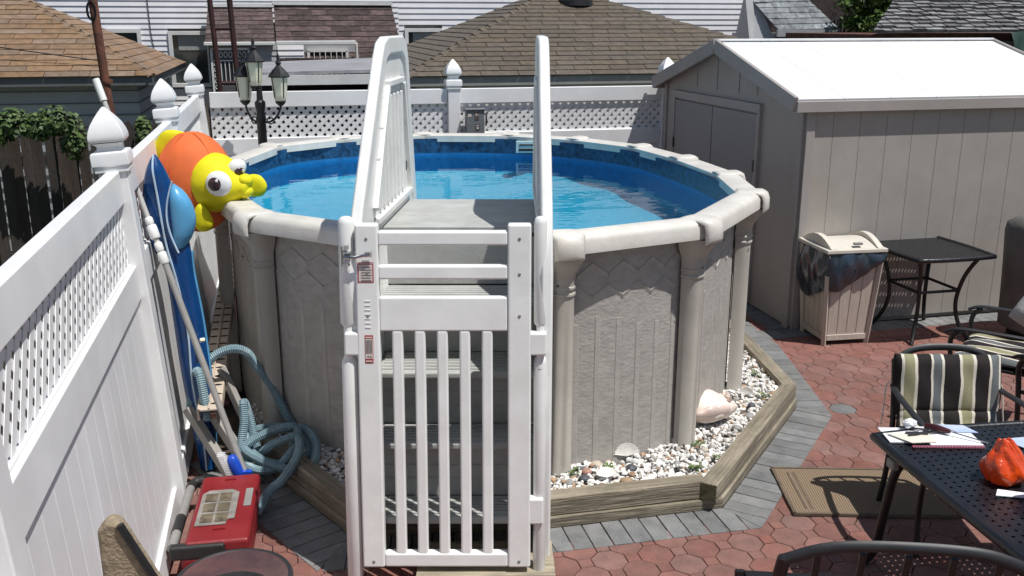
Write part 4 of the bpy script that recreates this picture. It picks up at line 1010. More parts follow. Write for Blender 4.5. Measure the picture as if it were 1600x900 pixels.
for dx,dz in((.0,0),(-.06,.05)):
    pass
g=G(); g.tube(catmull([(0,0,0),(-.05,-.02,-.12),(.02,0,-.3),(-.02,0,-.42)],6,False),.003,5); o=g.obj('string',cream,None); o.location=(*K(2.92,4.95),.80); tag(o,'pale drawstring hanging from the grey fabric cover','string')
# near chair whose dark back rail crosses the lower right corner
nc=K(1.25,2.95)
patio_chair('nearest dark patio chair with curved back rail crossing the bottom right',(*nc,0),-YAW+R(174),cushion=False,backh=.875,arms=False).scale=(1.5,1,1)
# brown mat
mt=thing('door_mat','ribbed brown outdoor mat lying on the pavers beside the table','mat',(*K(1.93,4.70),0),-YAW-R(2))
g=G(); g.box((0,0,.009),(.92,.52,.010)); o=g.obj('mat_body',matm,mt,bevel=.003); 
g=G()
for (c,d) in (((0,.262,.011),(.94,.014,.014)),((0,-.262,.011),(.94,.014,.014)),((-.465,0,.011),(.014,.53,.014)),((.465,0,.011),(.014,.53,.014))): g.box(c,d)
g.obj('mat_binding',M('mat_border',(.13,.095,.065),.9,.2,20),mt)
g=G(); g.box((-.39,0,.0148),(.012,.42,.002)); g.box((-.36,0,.0148),(.012,.42,.002)); g.obj('mat_line',MATS['mat_border'],mt)

# covered grill at the right edge
cg=thing('covered_grill','grill under a fitted taupe fabric cover at the right edge by the shed','grill cover',(*K(4.28,7.25),0),-YAW+.25)
g=G(); rows=14;n=40; vs=[]
for r_ in range(rows):
    t=r_/(rows-1); z=.12+.9*t
    for k in range(n):
        a=2*math.pi*k/n; c_,s_=math.cos(a),math.sin(a); q=(abs(c_)**5+abs(s_)**5)**(-.2)
        wx=.40-.05*(1-t)+ (.0 if t<.88 else -.10*((t-.88)/.12)**2); wy=.30-.03*(1-t)+(0 if t<.88 else -.1*((t-.88)/.12)**2)
        f=1+.02*math.sin(a*9+t*3)*(1-t)+.012*math.sin(a*17)
        vs.append((c_*q*wx*f,s_*q*wy*f,z))
g.add(vs,[(r_*n+k,r_*n+(k+1)%n,(r_+1)*n+(k+1)%n,(r_+1)*n+k) for r_ in range(rows-1) for k in range(n)]+[tuple(range((rows-1)*n,rows*n))]); g.obj('cover',tankm,cg,smooth=50)
g=G(); g.box((0,0,.07),(.5,.4,.14)); g.obj('cart_foot',black,cg)

# ================= FISH =================
fs_=.00385
fz=1.513
fx,fy=-1.836,5.72
fish=thing('inflatable_fish','orange and yellow inflatable fish with big eyes perched on the pool rail','inflatable toy',(*K(fx,fy),fz),-YAW)
# local: x right, z up, y away; px coordinates about (330,285)
def fp(px,py,dep=0): return ((px-322)*fs_+(px-800)*fs_*dep/5.9,dep,(288-py)*fs_+(35-py)*fs_*dep/5.9)
g=G(); mb=CM(fp(312,285,.06),(0,R(-28)+math.pi*0,0))
g.ball((0,0,0),(.225,.24,.30),CM(fp(307,284,.03),(R(0),R(-4),R(10))),nu=32,nv=20,fn=lambda d:1+.012*math.sin(6*math.atan2(d.y,d.z))); g.obj('body',orange,fish,smooth=80)
hp=[(-.12,.09),(-.10,.145),(-.06,.168),(-.01,.172),(.04,.158),(.08,.135),(.12,.105),(.155,.074),(.18,.054),(.20,.047),(.212,.036),(.216,.01)]
hp=[tuple(q) for q in catmull(hp,4,False)]
mhd=CM(fp(341,286,-.07),(0,R(6),R(-20)))
g=G(); vs=[]; n=36
for x_,r_ in hp:
    for k in range(n):
        a=2*math.pi*k/n; q=1+.006*math.sin(a*9+x_*30); vs.append((x_,r_*q*math.cos(a),r_*q*math.sin(a)*1.03))
g.add(vs,[(a_*n+k,a_*n+(k+1)%n,(a_+1)*n+(k+1)%n,(a_+1)*n+k) for a_ in range(len(hp)-1) for k in range(n)]+[tuple(range((len(hp)-1)*n,len(hp)*n))],mhd); g.obj('head',yellow,fish,smooth=80)
# seam piping between body and head
g=G(); mh=mhd@Matrix.Translation((-.085,0,0))
g.tube([mh@Vector((.0,.160*math.cos(a),.166*math.sin(a))) for a in np.linspace(0,2*math.pi,36,endpoint=False)],.006,6,closed=True); g.obj('seam',orange,fish,smooth=80)
for k in range(5):
    a0=k*1.2566+.4; mb_=CM(fp(307,284,.03),(R(0),R(-4),R(10))); g=G(); g.tube([mb_@Vector((.226*math.sin(p)*math.cos(a0),.242*math.sin(p)*math.sin(a0),.302*math.cos(p))) for p in np.linspace(.2,math.pi-.2,24)],.0022,5); g.obj('seam',M('fish_seam',(.68,.13,.03),.8),fish,smooth=80)
g=G(); g.lathe([(.016,0),(.018,.008),(.010,.012),(.009,.02),(.0,.022)],12,CM(fp(285,318,-.155),(R(70),0,R(20)))); g.obj('valve',orange,fish,smooth=50)
# lips
for px,py,r_ in ((384,281,.05),(383,300,.05)):
    g=G(); g.ball((0,0,0),(.045,.055,.036),CM(fp(px,py,-.12),(0,R(20 if py<290 else -15),0)),nu=20,nv=12); g.obj('lip',yellow,fish,smooth=80)
g=G(); g.ball((0,0,0),(.06,.06,.02),CM(fp(368,322,-.03),(0,R(-20),0))); g.obj('mouth_patch',orange,fish,smooth=80)
# eyes: white disc, brown iris, glint
def eye(px,py,dep,ry,rx_,sc_=1):
    m=CM(fp(px,py,dep),(rx_,0,ry)); 
    g=G(); g.ball((0,0,0),(.096*sc_,.045,.096*sc_),m,nu=24,nv=14); e_=g.obj('eye',eyew,fish,smooth=80)
    g=G(); g.ball((-.014*sc_,-.033,.004),(.052*sc_,.022,.052*sc_),m,nu=24,nv=14); g.obj('iris',eyeb,e_,smooth=80)
    g=G(); g.ball((.006*sc_,-.052,.026),(.009,.005,.009),m,nu=10,nv=6); g.obj('glint',eyew,e_,smooth=80)
eye(342,287,-.225,0,R(3),.78); eye(372,262,-.10,R(50),R(38),.60)
# fins
def fin(pts,dep,th,mat,ry=0):
    # padded fin from an outline in px coords
    c=np.mean(np.array(pts,float),axis=0); P=catmull([tuple(p) for p in pts],5); n=len(P); g=G(); vs=[]
    rings=[(1,0),(.93,.55),(.7,.9),(.35,1.0)]
    for sg in(-1,1):
        for s_,h in rings:
            for p in P:
                q=c+(p-c)*s_; x,_,z=fp(q[0],q[1],dep); vs.append((x,dep+sg*th*h,z))
    k=len(rings)
    fs=[]
    for b in(0,1):
        o=b*k*n
        for r_ in range(k-1):
            for i in range(n): fs.append((o+r_*n+i,o+r_*n+(i+1)%n,o+(r_+1)*n+(i+1)%n,o+(r_+1)*n+i))
        fs.append(tuple(o+(k-1)*n+i for i in range(n)))
    for i in range(n): fs.append((i,(i+1)%n,k*n+(i+1)%n,k*n+i))
    g.add(vs,fs); return g.obj('fin',mat,fish,smooth=80)
fin([(311,317),(322,330),(329,350),(322,361),(306,362),(298,346),(301,328)],-.20,.03,yellow)
fin([(388,275),(405,273),(415,284),(416,296),(408,306),(392,307),(384,300)],.03,.03,yellow)
fin([(246,232),(254,214),(268,204),(288,205),(304,212),(290,224),(268,236),(252,250)],.06,.03,yellow)

# ================= BLUE RAFT =================
# a folded inflatable standing on end against the fence: leaf shaped outline with pale piping
def raft():
    fr=thing('pool_float','tall dark blue folded pool float standing against the white fence','pool float',(*K(-1.66,4.98),0),-YAW)
    def part(cols,mat,name,dep,th):
        # cols: list of (x,z,half width)
        g=G(); n=14; vs=[]
        for x,z,hw in cols:
            for k in range(n):
                a=2*math.pi*k/n; vs.append((x+hw*math.cos(a),dep+th*min(1,hw/.05)*math.sin(a),z))
        m_=len(cols); g.add(vs,[(r_*n+k,r_*n+(k+1)%n,(r_+1)*n+(k+1)%n,(r_+1)*n+k) for r_ in range(m_-1) for k in range(n)]+[tuple(range(n))[::-1],tuple(range((m_-1)*n,m_*n))]); return g.obj(name,mat,fr,smooth=60)
    def sx(px,z,Y=4.98):
        return None
    A=[(-.06,.02,.045),(-.07,.3,.065),(-.085,.6,.08),(-.10,.9,.08),(-.12,1.15,.075),(-.15,1.30,.10),(-.175,1.45,.105),(-.19,1.60,.085),(-.195,1.72,.045),(-.195,1.79,.008)]
    A=[tuple(q) for q in catmull(A,5,False)]
    part(A,blued,'main_tube',0,.05)
    B=[(x+hw*.62,z,max(.006,hw*.42)) for x,z,hw in A if z<1.3]; part(B,bluel,'side_tube',.02,.04)
    Cc=[(x-hw*.8,z,max(.006,hw*.30)) for x,z,hw in A if z<1.5]; part(Cc,M('raft_teal',(.10,.30,.38),.35,.15,5),'back_tube',.04,.04)
    D=[(-.105+.035*math.sin(math.pi*t),1.28+.36*t,.062*math.sin(math.pi*min(1,max(.03,t)))**.6+.003) for t in np.linspace(0,1,12)]; part(D,bluel,'round_patch',-.01,.06)
    g=G(); g.tube([(x+.008*math.sin(z*9),-.052*min(1,hw/.05),z) for x,z,hw in A],.0055,5); g.obj('piping',M('raft_piping',(.5,.65,.78),.4),fr,smooth=60)
    g=G(); g.tube([(-.095+.0*t-.045*math.sin(math.pi*t),-.06,1.28+.38*t) for t in np.linspace(0,1,14)],.005,5); g.obj('piping',MATS['raft_piping'],fr,smooth=60)
    g=G(); g.tube([(.0,-.06,.80),(-.02,-.075,.80)],.012,8); g.obj('valve',bulbm,fr)
    return fr
raft()

# ================= POLE WITH BRUSH =================
pw=thing('telescopic_pole','long grey telescopic pool pole with white locking collars leaning on the fence','pole',(*K(-1.42,4.62),.2),-YAW)
a_=Vector((-1.42,4.62,.2)); b_=Vector((-2.13,5.03,2.15)); d_=b_-a_
def pp_(t): return d_*t
g=G(); g.tube([pp_(-.02),pp_(.58)],.017,10); g.obj('outer_tube',M('pole_grey_metal',(.36,.35,.33),.4,.08,10,metal=.2),pw,smooth=50)
g=G(); g.tube([pp_(.58),pp_(1.0)],.013,10); g.obj('inner_tube',M('pole_pale',(.48,.47,.44),.45,.08,10),pw,smooth=50)
for t0,t1,r in ((.535,.565,.024),(.568,.59,.021),(.60,.635,.026),(.637,.655,.021)):
    g=G(); g.tube([pp_(t0),pp_(t0+.004),pp_(t1-.004),pp_(t1)],[r*.85,r,r,r*.85],12); g.obj('collar',resin,pw,smooth=40)
g=G(); g.tube([pp_(.955),pp_(1.01)],.019,12); g.obj('end_grip',resin,pw,smooth=40)
br=thing('pool_brush','blue pool brush with white bristles at the foot of the pole','brush',(*K(-1.445,4.60),.20),-YAW+.1)
g=G(); g.ball((0,0,0),(.032,.035,.085),CM((0,0,0),(0,R(-20),0)),fn=lambda d:1/max(abs(d.x)**3+abs(d.y)**3+abs(d.z)**3,.3)**(1/3)*.9); g.box((.05,-.01,-.03),(.06,.03,.03)); g.obj('brush_head',bluep,br,smooth=50)
g=G()
for k in range(16):
    for j in range(3): z=-.08+k*.0105; x=-.02-z*(-.36)*1; g.box((-.045+z*-.36,-.02+j*.02,z),(.035,.006,.005))
g.obj('bristle',paper,br,kind='stuff')

# ================= BEIGE CHANNEL + GREY POSTS =================
ch=thing('slotted_channel','long beige slotted channel lying over the grey posts beside the pool','slotted channel',(0,0,0),-YAW)
A0=Vector((-1.63,4.80,.44)); B0=Vector((-2.13,7.1,.77)); D0=(B0-A0); Lc=D0.length; ex=D0.normalized(); ez=Vector((0,0,1)); ey=ez.cross(ex).normalized(); ez=ex.cross(ey)
mc=Matrix(((ex.x,ey.x,ez.x,A0.x),(ex.y,ey.y,ez.y,A0.y),(ex.z,ey.z,ez.z,A0.z),(0,0,0,1)))
for s0,s1,nm in ((0,.16,'channel_piece'),(.17,.62,'channel_piece'),(.63,2.4,'channel_piece')):
    g=G(); W_=.062 if s0<.6 else .055
    g.box(((s0+s1)/2,0,0),(s1-s0,2*W_,.012),mc); g.box(((s0+s1)/2,W_-.004,-.03),(s1-s0,.012,.06),mc); g.box(((s0+s1)/2,-W_+.004,-.03),(s1-s0,.012,.06),mc); g.box(((s0+s1)/2,0,.010),(s1-s0,.010,.012),mc)
    o=g.obj(nm,beige,ch,bevel=.003)
g=G(); 
for k in range(22):
    s=.06+k*.105
    for y in(-.03,.03): g.lathe([(.0,.0065),(.013,.0065),(.013,.0075),(0,.0075)],10,mc@Matrix.Translation((s,y,0))@Matrix.Scale(1.9,4,(0,1,0))@Matrix.Scale(.75,4,(1,0,0)))
g.obj('slot_hole',dark,ch)
g=G(); g.box((.0,-.02,-.035),(.01,.03,.03),mc); g.obj('end_bracket',brickm,ch)
for k,(A_,B_,r) in enumerate((((-1.52,4.80,0),(-1.79,4.93,.40),.024),((-1.40,4.82,0),(-1.69,4.97,.40),.026),((-1.42,5.06,0),(-1.66,5.16,.55),.020))):
    A_=Vector(A_);B_=Vector(B_); o=thing('grey_post',['slim grey post nearest the fence under the slotted channel','middle grey post under the end of the slotted channel','grey post nearest the hose under the slotted channel'][k],'post',(*K(A_.x,A_.y),0),-YAW,'grey posts propping the channel')
    d=B_-A_; q=d.to_track_quat('Z','Y').to_matrix().to_4x4()
    g=G(); g.box((0,0,d.length/2),(2*r,2*r,d.length),q); g.obj('post_body',mudgr,o,bevel=.003)
    g=G(); g.box((0,-r-.002,d.length/2),(.008,.004,d.length*.95),q); g.obj('post_groove',joint,o)

# ================= HOSE =================
def hose():
    pts=[(-1.66, 4.86, 0.36), (-1.67, 4.86, 0.5), (-1.7, 4.9, 0.62), (-1.76, 4.98, 0.55), (-1.78, 4.95, 0.4), (-1.76, 5.0, 0.5), (-1.68, 5.05, 0.64), (-1.58, 5.08, 0.69), (-1.5, 5.12, 0.66), (-1.46, 5.18, 0.55), (-1.38, 5.2, 0.4), (-1.28, 5.15, 0.215), (-1.19, 5.08, 0.145), (-1.13, 4.95, 0.135), (-1.19, 4.82, 0.115), (-1.33, 4.78, 0.145), (-1.45, 4.86, 0.185), (-1.49, 5.0, 0.215), (-1.41, 5.08, 0.215), (-1.27, 5.04, 0.235), (-1.15, 4.98, 0.245), (-1.08, 4.88, 0.195), (-1.09, 4.76, 0.135), (-1.21, 4.72, 0.135), (-1.35, 4.74, 0.175), (-1.45, 4.8, 0.225), (-1.33, 4.9, 0.275), (-1.21, 4.95, 0.275), (-1.19, 4.86, 0.215), (-1.27, 4.74, 0.135), (-1.39, 4.72, 0.135), (-1.49, 4.86, 0.165), (-1.49, 4.95, 0.305), (-1.5, 5.0, 0.405), (-1.48, 5.02, 0.305), (-1.41, 4.92, 0.145), (-1.3, 4.82, 0.235), (-1.18, 4.84, 0.265), (-1.15, 4.74, 0.215), (-1.21, 4.62, 0.125), (-1.265, 4.52, 0.1), (-1.3, 4.4, 0.045), (-1.36, 4.3, 0.04)]
    P=[Vector(q) for q in catmull(pts,26,False)]
    # resample evenly and modulate radius for the corrugation
    L=[0]
    for a,b in zip(P,P[1:]): L.append(L[-1]+(b-a).length)
    tot=L[-1]; step=.0055; out=[];rs=[];i=0;s=0;k=0
    while s<tot:
        while i<len(L)-2 and L[i+1]<s:i+=1
        f=(s-L[i])/max(1e-6,L[i+1]-L[i]); out.append(P[i].lerp(P[i+1],f)); rs.append(.0265 if k%2 else .0222); s+=step;k+=1
    t=thing('pool_hose','pale blue corrugated pool hose coiled on the timber edging','hose',(0,0,0),-YAW)
    g=G(); g.tube(out,rs,8); g.obj('hose_body',hosem,t,smooth=30)
hose()
# ================= RED TOOLBOX =================
tbx=thing('toolbox','red plastic drill case with grey carry handle lying on the pavers','toolbox',(*K(-1.405,4.20),0),-YAW+R(10)); tbx.scale=(1.22,1.2,1.3)
g=G(); g.box((0,0,.055),(.25,.58,.09)); g.obj('case_base',redp,tbx,bevel=.02,seg=3)
g=G(); g.box((.01,0,.125),(.235,.56,.05)); g.obj('case_lid',redp,tbx,bevel=.016,seg=3)
g=G(); g.prism([(-.085,-.16),(.03,-.16),(.035,-.12),(.06,-.12),(.06,.10),(.03,.13),(-.06,.13),(-.085,.10)],.1505,.156); lb=g.obj('case_sticker',M('case_label_tan',(.26,.24,.22),.6,.3,12),tbx,bevel=.002)
for k in range(3):
    for j in range(2):
        g=G(); g.box((-.045+j*.055,-.11+k*.085,.1565),(.046,.068,.003)); g.obj('label_panel',M('case_label_olive',(.15,.12,.08),.6,.4,25),lb)
g=G(); g.box((.098,.055,.152),(.03,.15,.006)); g.obj('grey_plate',greyp,tbx,bevel=.003)
g=G(); g.tube(catmull([(-.075,.27,.10),(-.13,.285,.12),(-.152,.25,.12),(-.155,.1,.12),(-.155,-.12,.12),(-.155,-.25,.12)],6,False),.018,10); g.obj('carry_handle',greyp,tbx,smooth=60)
g=G(); g.tube([(-.155,-.02,.12),(-.155,-.14,.12)],.0215,10); g.obj('grip_sleeve',blackp,tbx,smooth=60); g=G(); g.tube(catmull([(-.10,.285,.13),(-.14,.28,.125),(-.154,.24,.12)],4,False),.0215,10); g.obj('grip_sleeve',blackp,tbx,smooth=60)
g=G(); g.box((-.06,-.272,.115),(.20,.04,.055)); g.obj('hinge_block',blackp,tbx,bevel=.012)
for y in(.23,-.19):
    g=G(); g.box((.01,y,.152),(.045,.012,.006)); g.obj('latch',M('dark_red',(.2,.01,.012),.5),tbx)

# ================= TAN CHAIR EDGE AND ROUND STOOL, bottom left =================
wc=thing('wicker_chair','tan woven chair back with black piped edge at the bottom left','chair',(*K(-1.10,2.36),0),-YAW+.12)
g=G(); vs=[]; prof=[(0,1.02),(.035,1.035),(.07,.98),(.13,.84),(.20,.66),(.26,.5),(.30,.35)]
pol=[(-.03,.35),(-.03,1.12),(.0,1.15),(.03,1.14),(.27,.60),(.34,.35)]
g.prism(pol,-.03,.03,Matrix(((1,0,0,0),(0,0,1,0),(0,1,0,0),(0,0,0,1)))); g.obj('chair_back',tan,wc,bevel=.014,seg=3)
g=G(); g.tube([(.035,-.032,1.14),(.275,-.032,.60),(.34,-.032,.36)],.011,8); g.obj('edge_piping',black,wc,smooth=60)
g=G(); g.box((.15,-.25,.38),(.42,.45,.06)); g.obj('seat',tan,wc,bevel=.015)
for x,y in((-.03,-.45),(.33,-.45),(-.03,0),(.33,0)):
    g=G(); g.tube([(x,y,0),(x,y,.36)],.015,8); g.obj('leg',black,wc)
rs_=thing('round_stool','dark round glass side table with mottled top at the bottom left','side table',(*K(-1.0,3.04),0),-YAW)
g=G(); g.lathe([(0.0,.50),(.185,.50),(.20,.508),(.205,.52),(.19,.53),(.175,.522),(0.0,.518)],40); g.obj('table_top',M('mottled_glass_top',(.05,.03,.032),.2,.5,9,col2=(.12,.06,.055),bump=.2),rs_,smooth=40)
g=G(); g.tube([(.20*math.cos(a),.20*math.sin(a),.52) for a in np.linspace(0,2*math.pi,48,endpoint=False)],.011,8,closed=True); g.obj('table_rim',graym,rs_,smooth=60)
for k in range(3):
    a=k*2.1; g=G(); g.tube([(.16*math.cos(a),.16*math.sin(a),.50),(.2*math.cos(a),.2*math.sin(a),0)],.01,8); g.obj('leg',black,rs_)
g=G(); g.ball((0,0,.03),(.13,.10,.035),nu=20,nv=10); o=g.obj('dark_pouch',blackp,None,smooth=60); o.location=(*K(-.97,2.93),.525); tag(o,'small flat black pouch lying on the round side table','pouch')

# ================= SHELLS AND PEBBLES =================
cn=thing('conch_shell','large pale pink conch shell lying on the white gravel','shell',(*K(1.19,5.36),.145),-YAW+R(15)); cn.scale=(1.4,1.4,1.35)
g=G(); vs=[];n=22; m_=20
for r_ in range(m_+1):
    t=r_/m_; x=-.13+.26*t; rad=.078*math.sin(math.pi*min(1,t*1.0))**.7*(1.0 if t<.6 else 1.0)*(1-.25*t)+.003
    for k in range(n):
        a=2*math.pi*k/n; q=1+.10*math.cos(a*3+t*6)+(.14*math.sin(t*26) if t>.62 else 0)*.35+(.35*max(0,math.cos(a-1.2))**3*math.sin(math.pi*t))
        vs.append((x,rad*q*math.cos(a),.05+rad*q*math.sin(a)*.85))
g.add(vs,[(r_*n+k,r_*n+(k+1)%n,(r_+1)*n+(k+1)%n,(r_+1)*n+k) for r_ in range(m_) for k in range(n)]); g.obj('shell_body',shell,cn,smooth=60)
g=G(); g.ball((0,0,0),(.09,.02,.04),CM((-.01,-.06,.06),(R(20),0,R(8))),fn=lambda d:1+.1*math.sin(d.x*12)); g.obj('shell_lip',M('shell_pink_inside',(.78,.62,.55),.3,.15,9),cn,smooth=60)
g=G()
for k in range(6):
    a=k*.55-.6; g.lathe([(.012,0),(.008,.012),(.001,.026)],6,CM((.075,.045*math.cos(a),.06+.045*math.sin(a)),(R(-90)+a,0,0)))
g.obj('shell_spike',shell,cn,smooth=40)
def scallop(label,x,y,s,rx,rz):
    t=thing('scallop_shell',label,'shell',(*K(x,y),.15),-YAW+rz,'scallop shells on the gravel'); g=G(); vs=[];n=29;m_=6
    for r_ in range(m_+1):
        q=r_/m_
        for k in range(n):
            a=math.pi*(k/(n-1))*.86+.22; rr=s*q*(1+.04*math.cos(k*math.pi)); vs.append((rr*math.cos(a),.25*s*(1-q*q)+.012*s*(k%2)*4*q,rr*math.sin(a)))
    g.add(vs,[(r_*n+k,r_*n+k+1,(r_+1)*n+k+1,(r_+1)*n+k) for r_ in range(m_) for k in range(n-1)],CM((0,0,0),(rx,0,0))); o=g.obj('shell_valve',shellw,t); q=o.modifiers.new('s','SOLIDIFY'); q.thickness=.003
scallop('upright white scallop shell leaning on the pool wall',.635,4.84,.075,R(-22),.2)
scallop('white scallop shell lying among the brown pebbles near the steps',.50,4.60,.058,R(-55),.1)
scallop('small pale scallop shell near the far end of the gravel bed',1.50,5.75,.05,R(-20),-.3)
nm=['smooth brown pebble','round grey pebble','dark slate pebble','tan oval pebble','rosy brown pebble','cream pebble']
cols=[(.24,.15,.11),(.30,.29,.28),(.07,.075,.085),(.38,.26,.16),(.36,.20,.15),(.55,.48,.38)]
places=['in front of the scallop shell','nearest the steps','below the pool column','beside the timber edge','in the middle of the gravel bed','near the conch shell']
PL=['smooth brown pebble just left of the flat scallop shell','tan oval pebble by the timber right of the flat scallop shell','dark slate pebble between the two scallop shells','rosy brown pebble left of the green weed near the steps','rosy brown pebble touching the foot of the pool wall','cream pebble at the pool wall closest to the steps','large cream pebble below the upright scallop shell','dark slate pebble behind the smooth brown pebble','tan pebble on the timber edge right of the smooth brown pebble','round grey pebble closest to the steps and timber','dark pebble on the right slope near the timber corner','round grey pebble in front of the conch shell','dark slate pebble right of the conch shell','dark slate pebble halfway up the right arm of gravel','dark slate pebble near the far end of the gravel','tan pebble behind the conch shell against the wall','small grey pebble in the middle of the front gravel','small cream pebble left of the front timber corner','round grey pebble between the conch and the far end']
spots=[(.47,4.515,0,.032),(.60,4.56,3,.034),(.645,4.74,2,.030),(.30,4.75,4,.030),(.40,4.70,4,.028),(.36,4.80,5,.028),(.46,4.78,5,.030),(.38,4.60,2,.026),(.55,4.51,3,.024),(.30,4.55,1,.024),(1.22,4.98,2,.022),(1.33,5.25,1,.026),(1.40,5.15,2,.028),(1.50,5.60,2,.024),(1.55,5.95,2,.026),(1.30,5.62,3,.022),(.90,4.80,1,.020),(1.08,4.95,5,.020),(1.45,5.45,1,.03)]
for i,(x,y,ci,s) in enumerate(spots):
    g=G(); sd_=random.random()*9; g.ball((0,0,0),(s*1.25,s,s*.72),nu=14,nv=9,fn=lambda d:1+.06*math.sin(d.x*4+sd_)+.05*math.cos(d.y*5-sd_))
    o=g.obj('pebble',M('pebble_%s'%nm[ci].replace(' ','_'),cols[ci],.55,.2,25,bump=.2,bscale=90),None,smooth=60); o.location=(*K(x,y),.128+.01*(i%2)); o.rotation_euler=(0,0,random.random()*3)
    tag(o,PL[i],'pebble','larger pebbles on the white gravel')
# weeds
for i,(x,y) in enumerate(((.52,4.72),(.31,4.66),(1.15,4.85),(.98,4.72),(1.62,5.75),(1.66,6.15),(.44,4.83),(1.05,5.02))):
    g=G()
    for k in range(34):
        a=random.uniform(0,6.28); l=random.uniform(.012,.03); r0=random.uniform(0,.035); p=Vector((r0*math.cos(a),r0*math.sin(a),random.uniform(.0,.03)))
        d=Vector((math.cos(a),math.sin(a),random.uniform(.1,1))).normalized()*l; s_=Vector((-math.sin(a),math.cos(a),0))*l*.35
        g.add([p,p+d*.5+s_,p+d,p+d*.5-s_],[(0,1,2,3)])
    o=g.obj('weed',weedm,None); o.location=(*K(x,y),.125); tag(o,'green weed tuft '+['behind the flat scallop shell','closest to the steps','at the inside of the front timber corner','along the front timber','at the bend of the right timber','farthest up the right arm of gravel','at the pool wall behind the brown pebbles','between the conch and the front timber'][i],'weed','weeds in the gravel bed')

# ================= NEIGHBOURS: OLD WOODEN FENCES =================
def picketfence(name,label,x0,y0,x1,y1,n,zt,mat,wd,jit,par_=None,ang=None):
    L=math.hypot(x1-x0,y1-y0); t=thing(name,label,'fence',(x0,y0,-.6),math.atan2(y1-y0,x1-x0)); st_=L/n
    for k in range(n):
        h=zt+.6+random.uniform(-jit,jit*.4); w_=st_*wd
        g=G(); g.prism([(-w_/2,0),(w_/2,0),(w_/2,h-.06),(w_*.2,h-rnd3(.01)),(-w_*.25,h-rnd3(.01)),(-w_/2,h-.05)],-.009,.009,Matrix(((1,0,0,0),(0,0,1,0),(0,1,0,0),(0,0,0,1))))
        g.obj('picket',mat,t,loc=(st_*(k+.5),0,0),rot=(rnd3(.012),rnd3(.006),0))
    g=G()
    for z in(.5,1.0,zt+.6-.35): g.box((L/2,.03,z),(L,.04,.09))
    g.obj('fence_rail',mat,t)
    return t
a=K(-5.2,8.9); b=K(-3.0,9.9)
picketfence('picket_fence','dark old picket fence with gaps under the ivy on the left',-3.6,9.0,-.95,9.35,29,1.62,oldwood,.955,.03)
picketfence('picket_fence','ragged grey picket fence running close behind the white fence',-1.10,3.2,-1.06,10.4,66,1.40,greywood,.97,.10)
picketfence('picket_fence','weathered picket fence beyond the corner of the yard on the left',-1.05,10.5,-.2,13.2,20,1.55,greywood,.85,.12)
# ivy
def leafmass(name,label,cat,centers,n,sz,mat,kind=None,dens=1.0,tint=(.5,1.2)):
    g=G()
    for _ in range(n):
        c,r=random.choice(centers); 
        while True:
            d=Vector((rnd3(1),rnd3(1),rnd3(1)))
            if .35<d.length<1: break
        p=Vector(c)+Vector((d.x*r[0],d.y*r[1],d.z*r[2])); nrm=(d+Vector((0,-.3,.6))+Vector((rnd3(.5),rnd3(.5),rnd3(.5)))).normalized()
        u=nrm.cross(Vector((rnd3(1),rnd3(1),rnd3(1)))).normalized(); v=nrm.cross(u); s=sz*random.uniform(.6,1.3)
        k=random.uniform(*tint)*(.75+.25*d.z)*random.choice((1,1,.6)); k=random.uniform(*tint)
        g.add([p-u*s,p-u*s*.2+v*s*.7,p+u*s,p-u*s*.2-v*s*.7],[(0,1,2,3)],None,(k,k*random.uniform(.9,1.1),k*.8))
    o=g.obj(name,mat,None,kind=kind); return tag(o,label,cat) if label else o
iv=[((-3.3+.16*k,8.93+rnd3(.05),1.62-.05*(k>12)+rnd3(.05)),(.16,.09,.12+.05*random.random())) for k in range(10)]+[((-1.75,8.95,1.50),(.12,.08,.22)),((-1.2,9.2,1.45),(.08,.08,.2))]
leafmass('ivy','green ivy spilling over the top of the dark picket fence','ivy',iv,4200,.026,leafm)

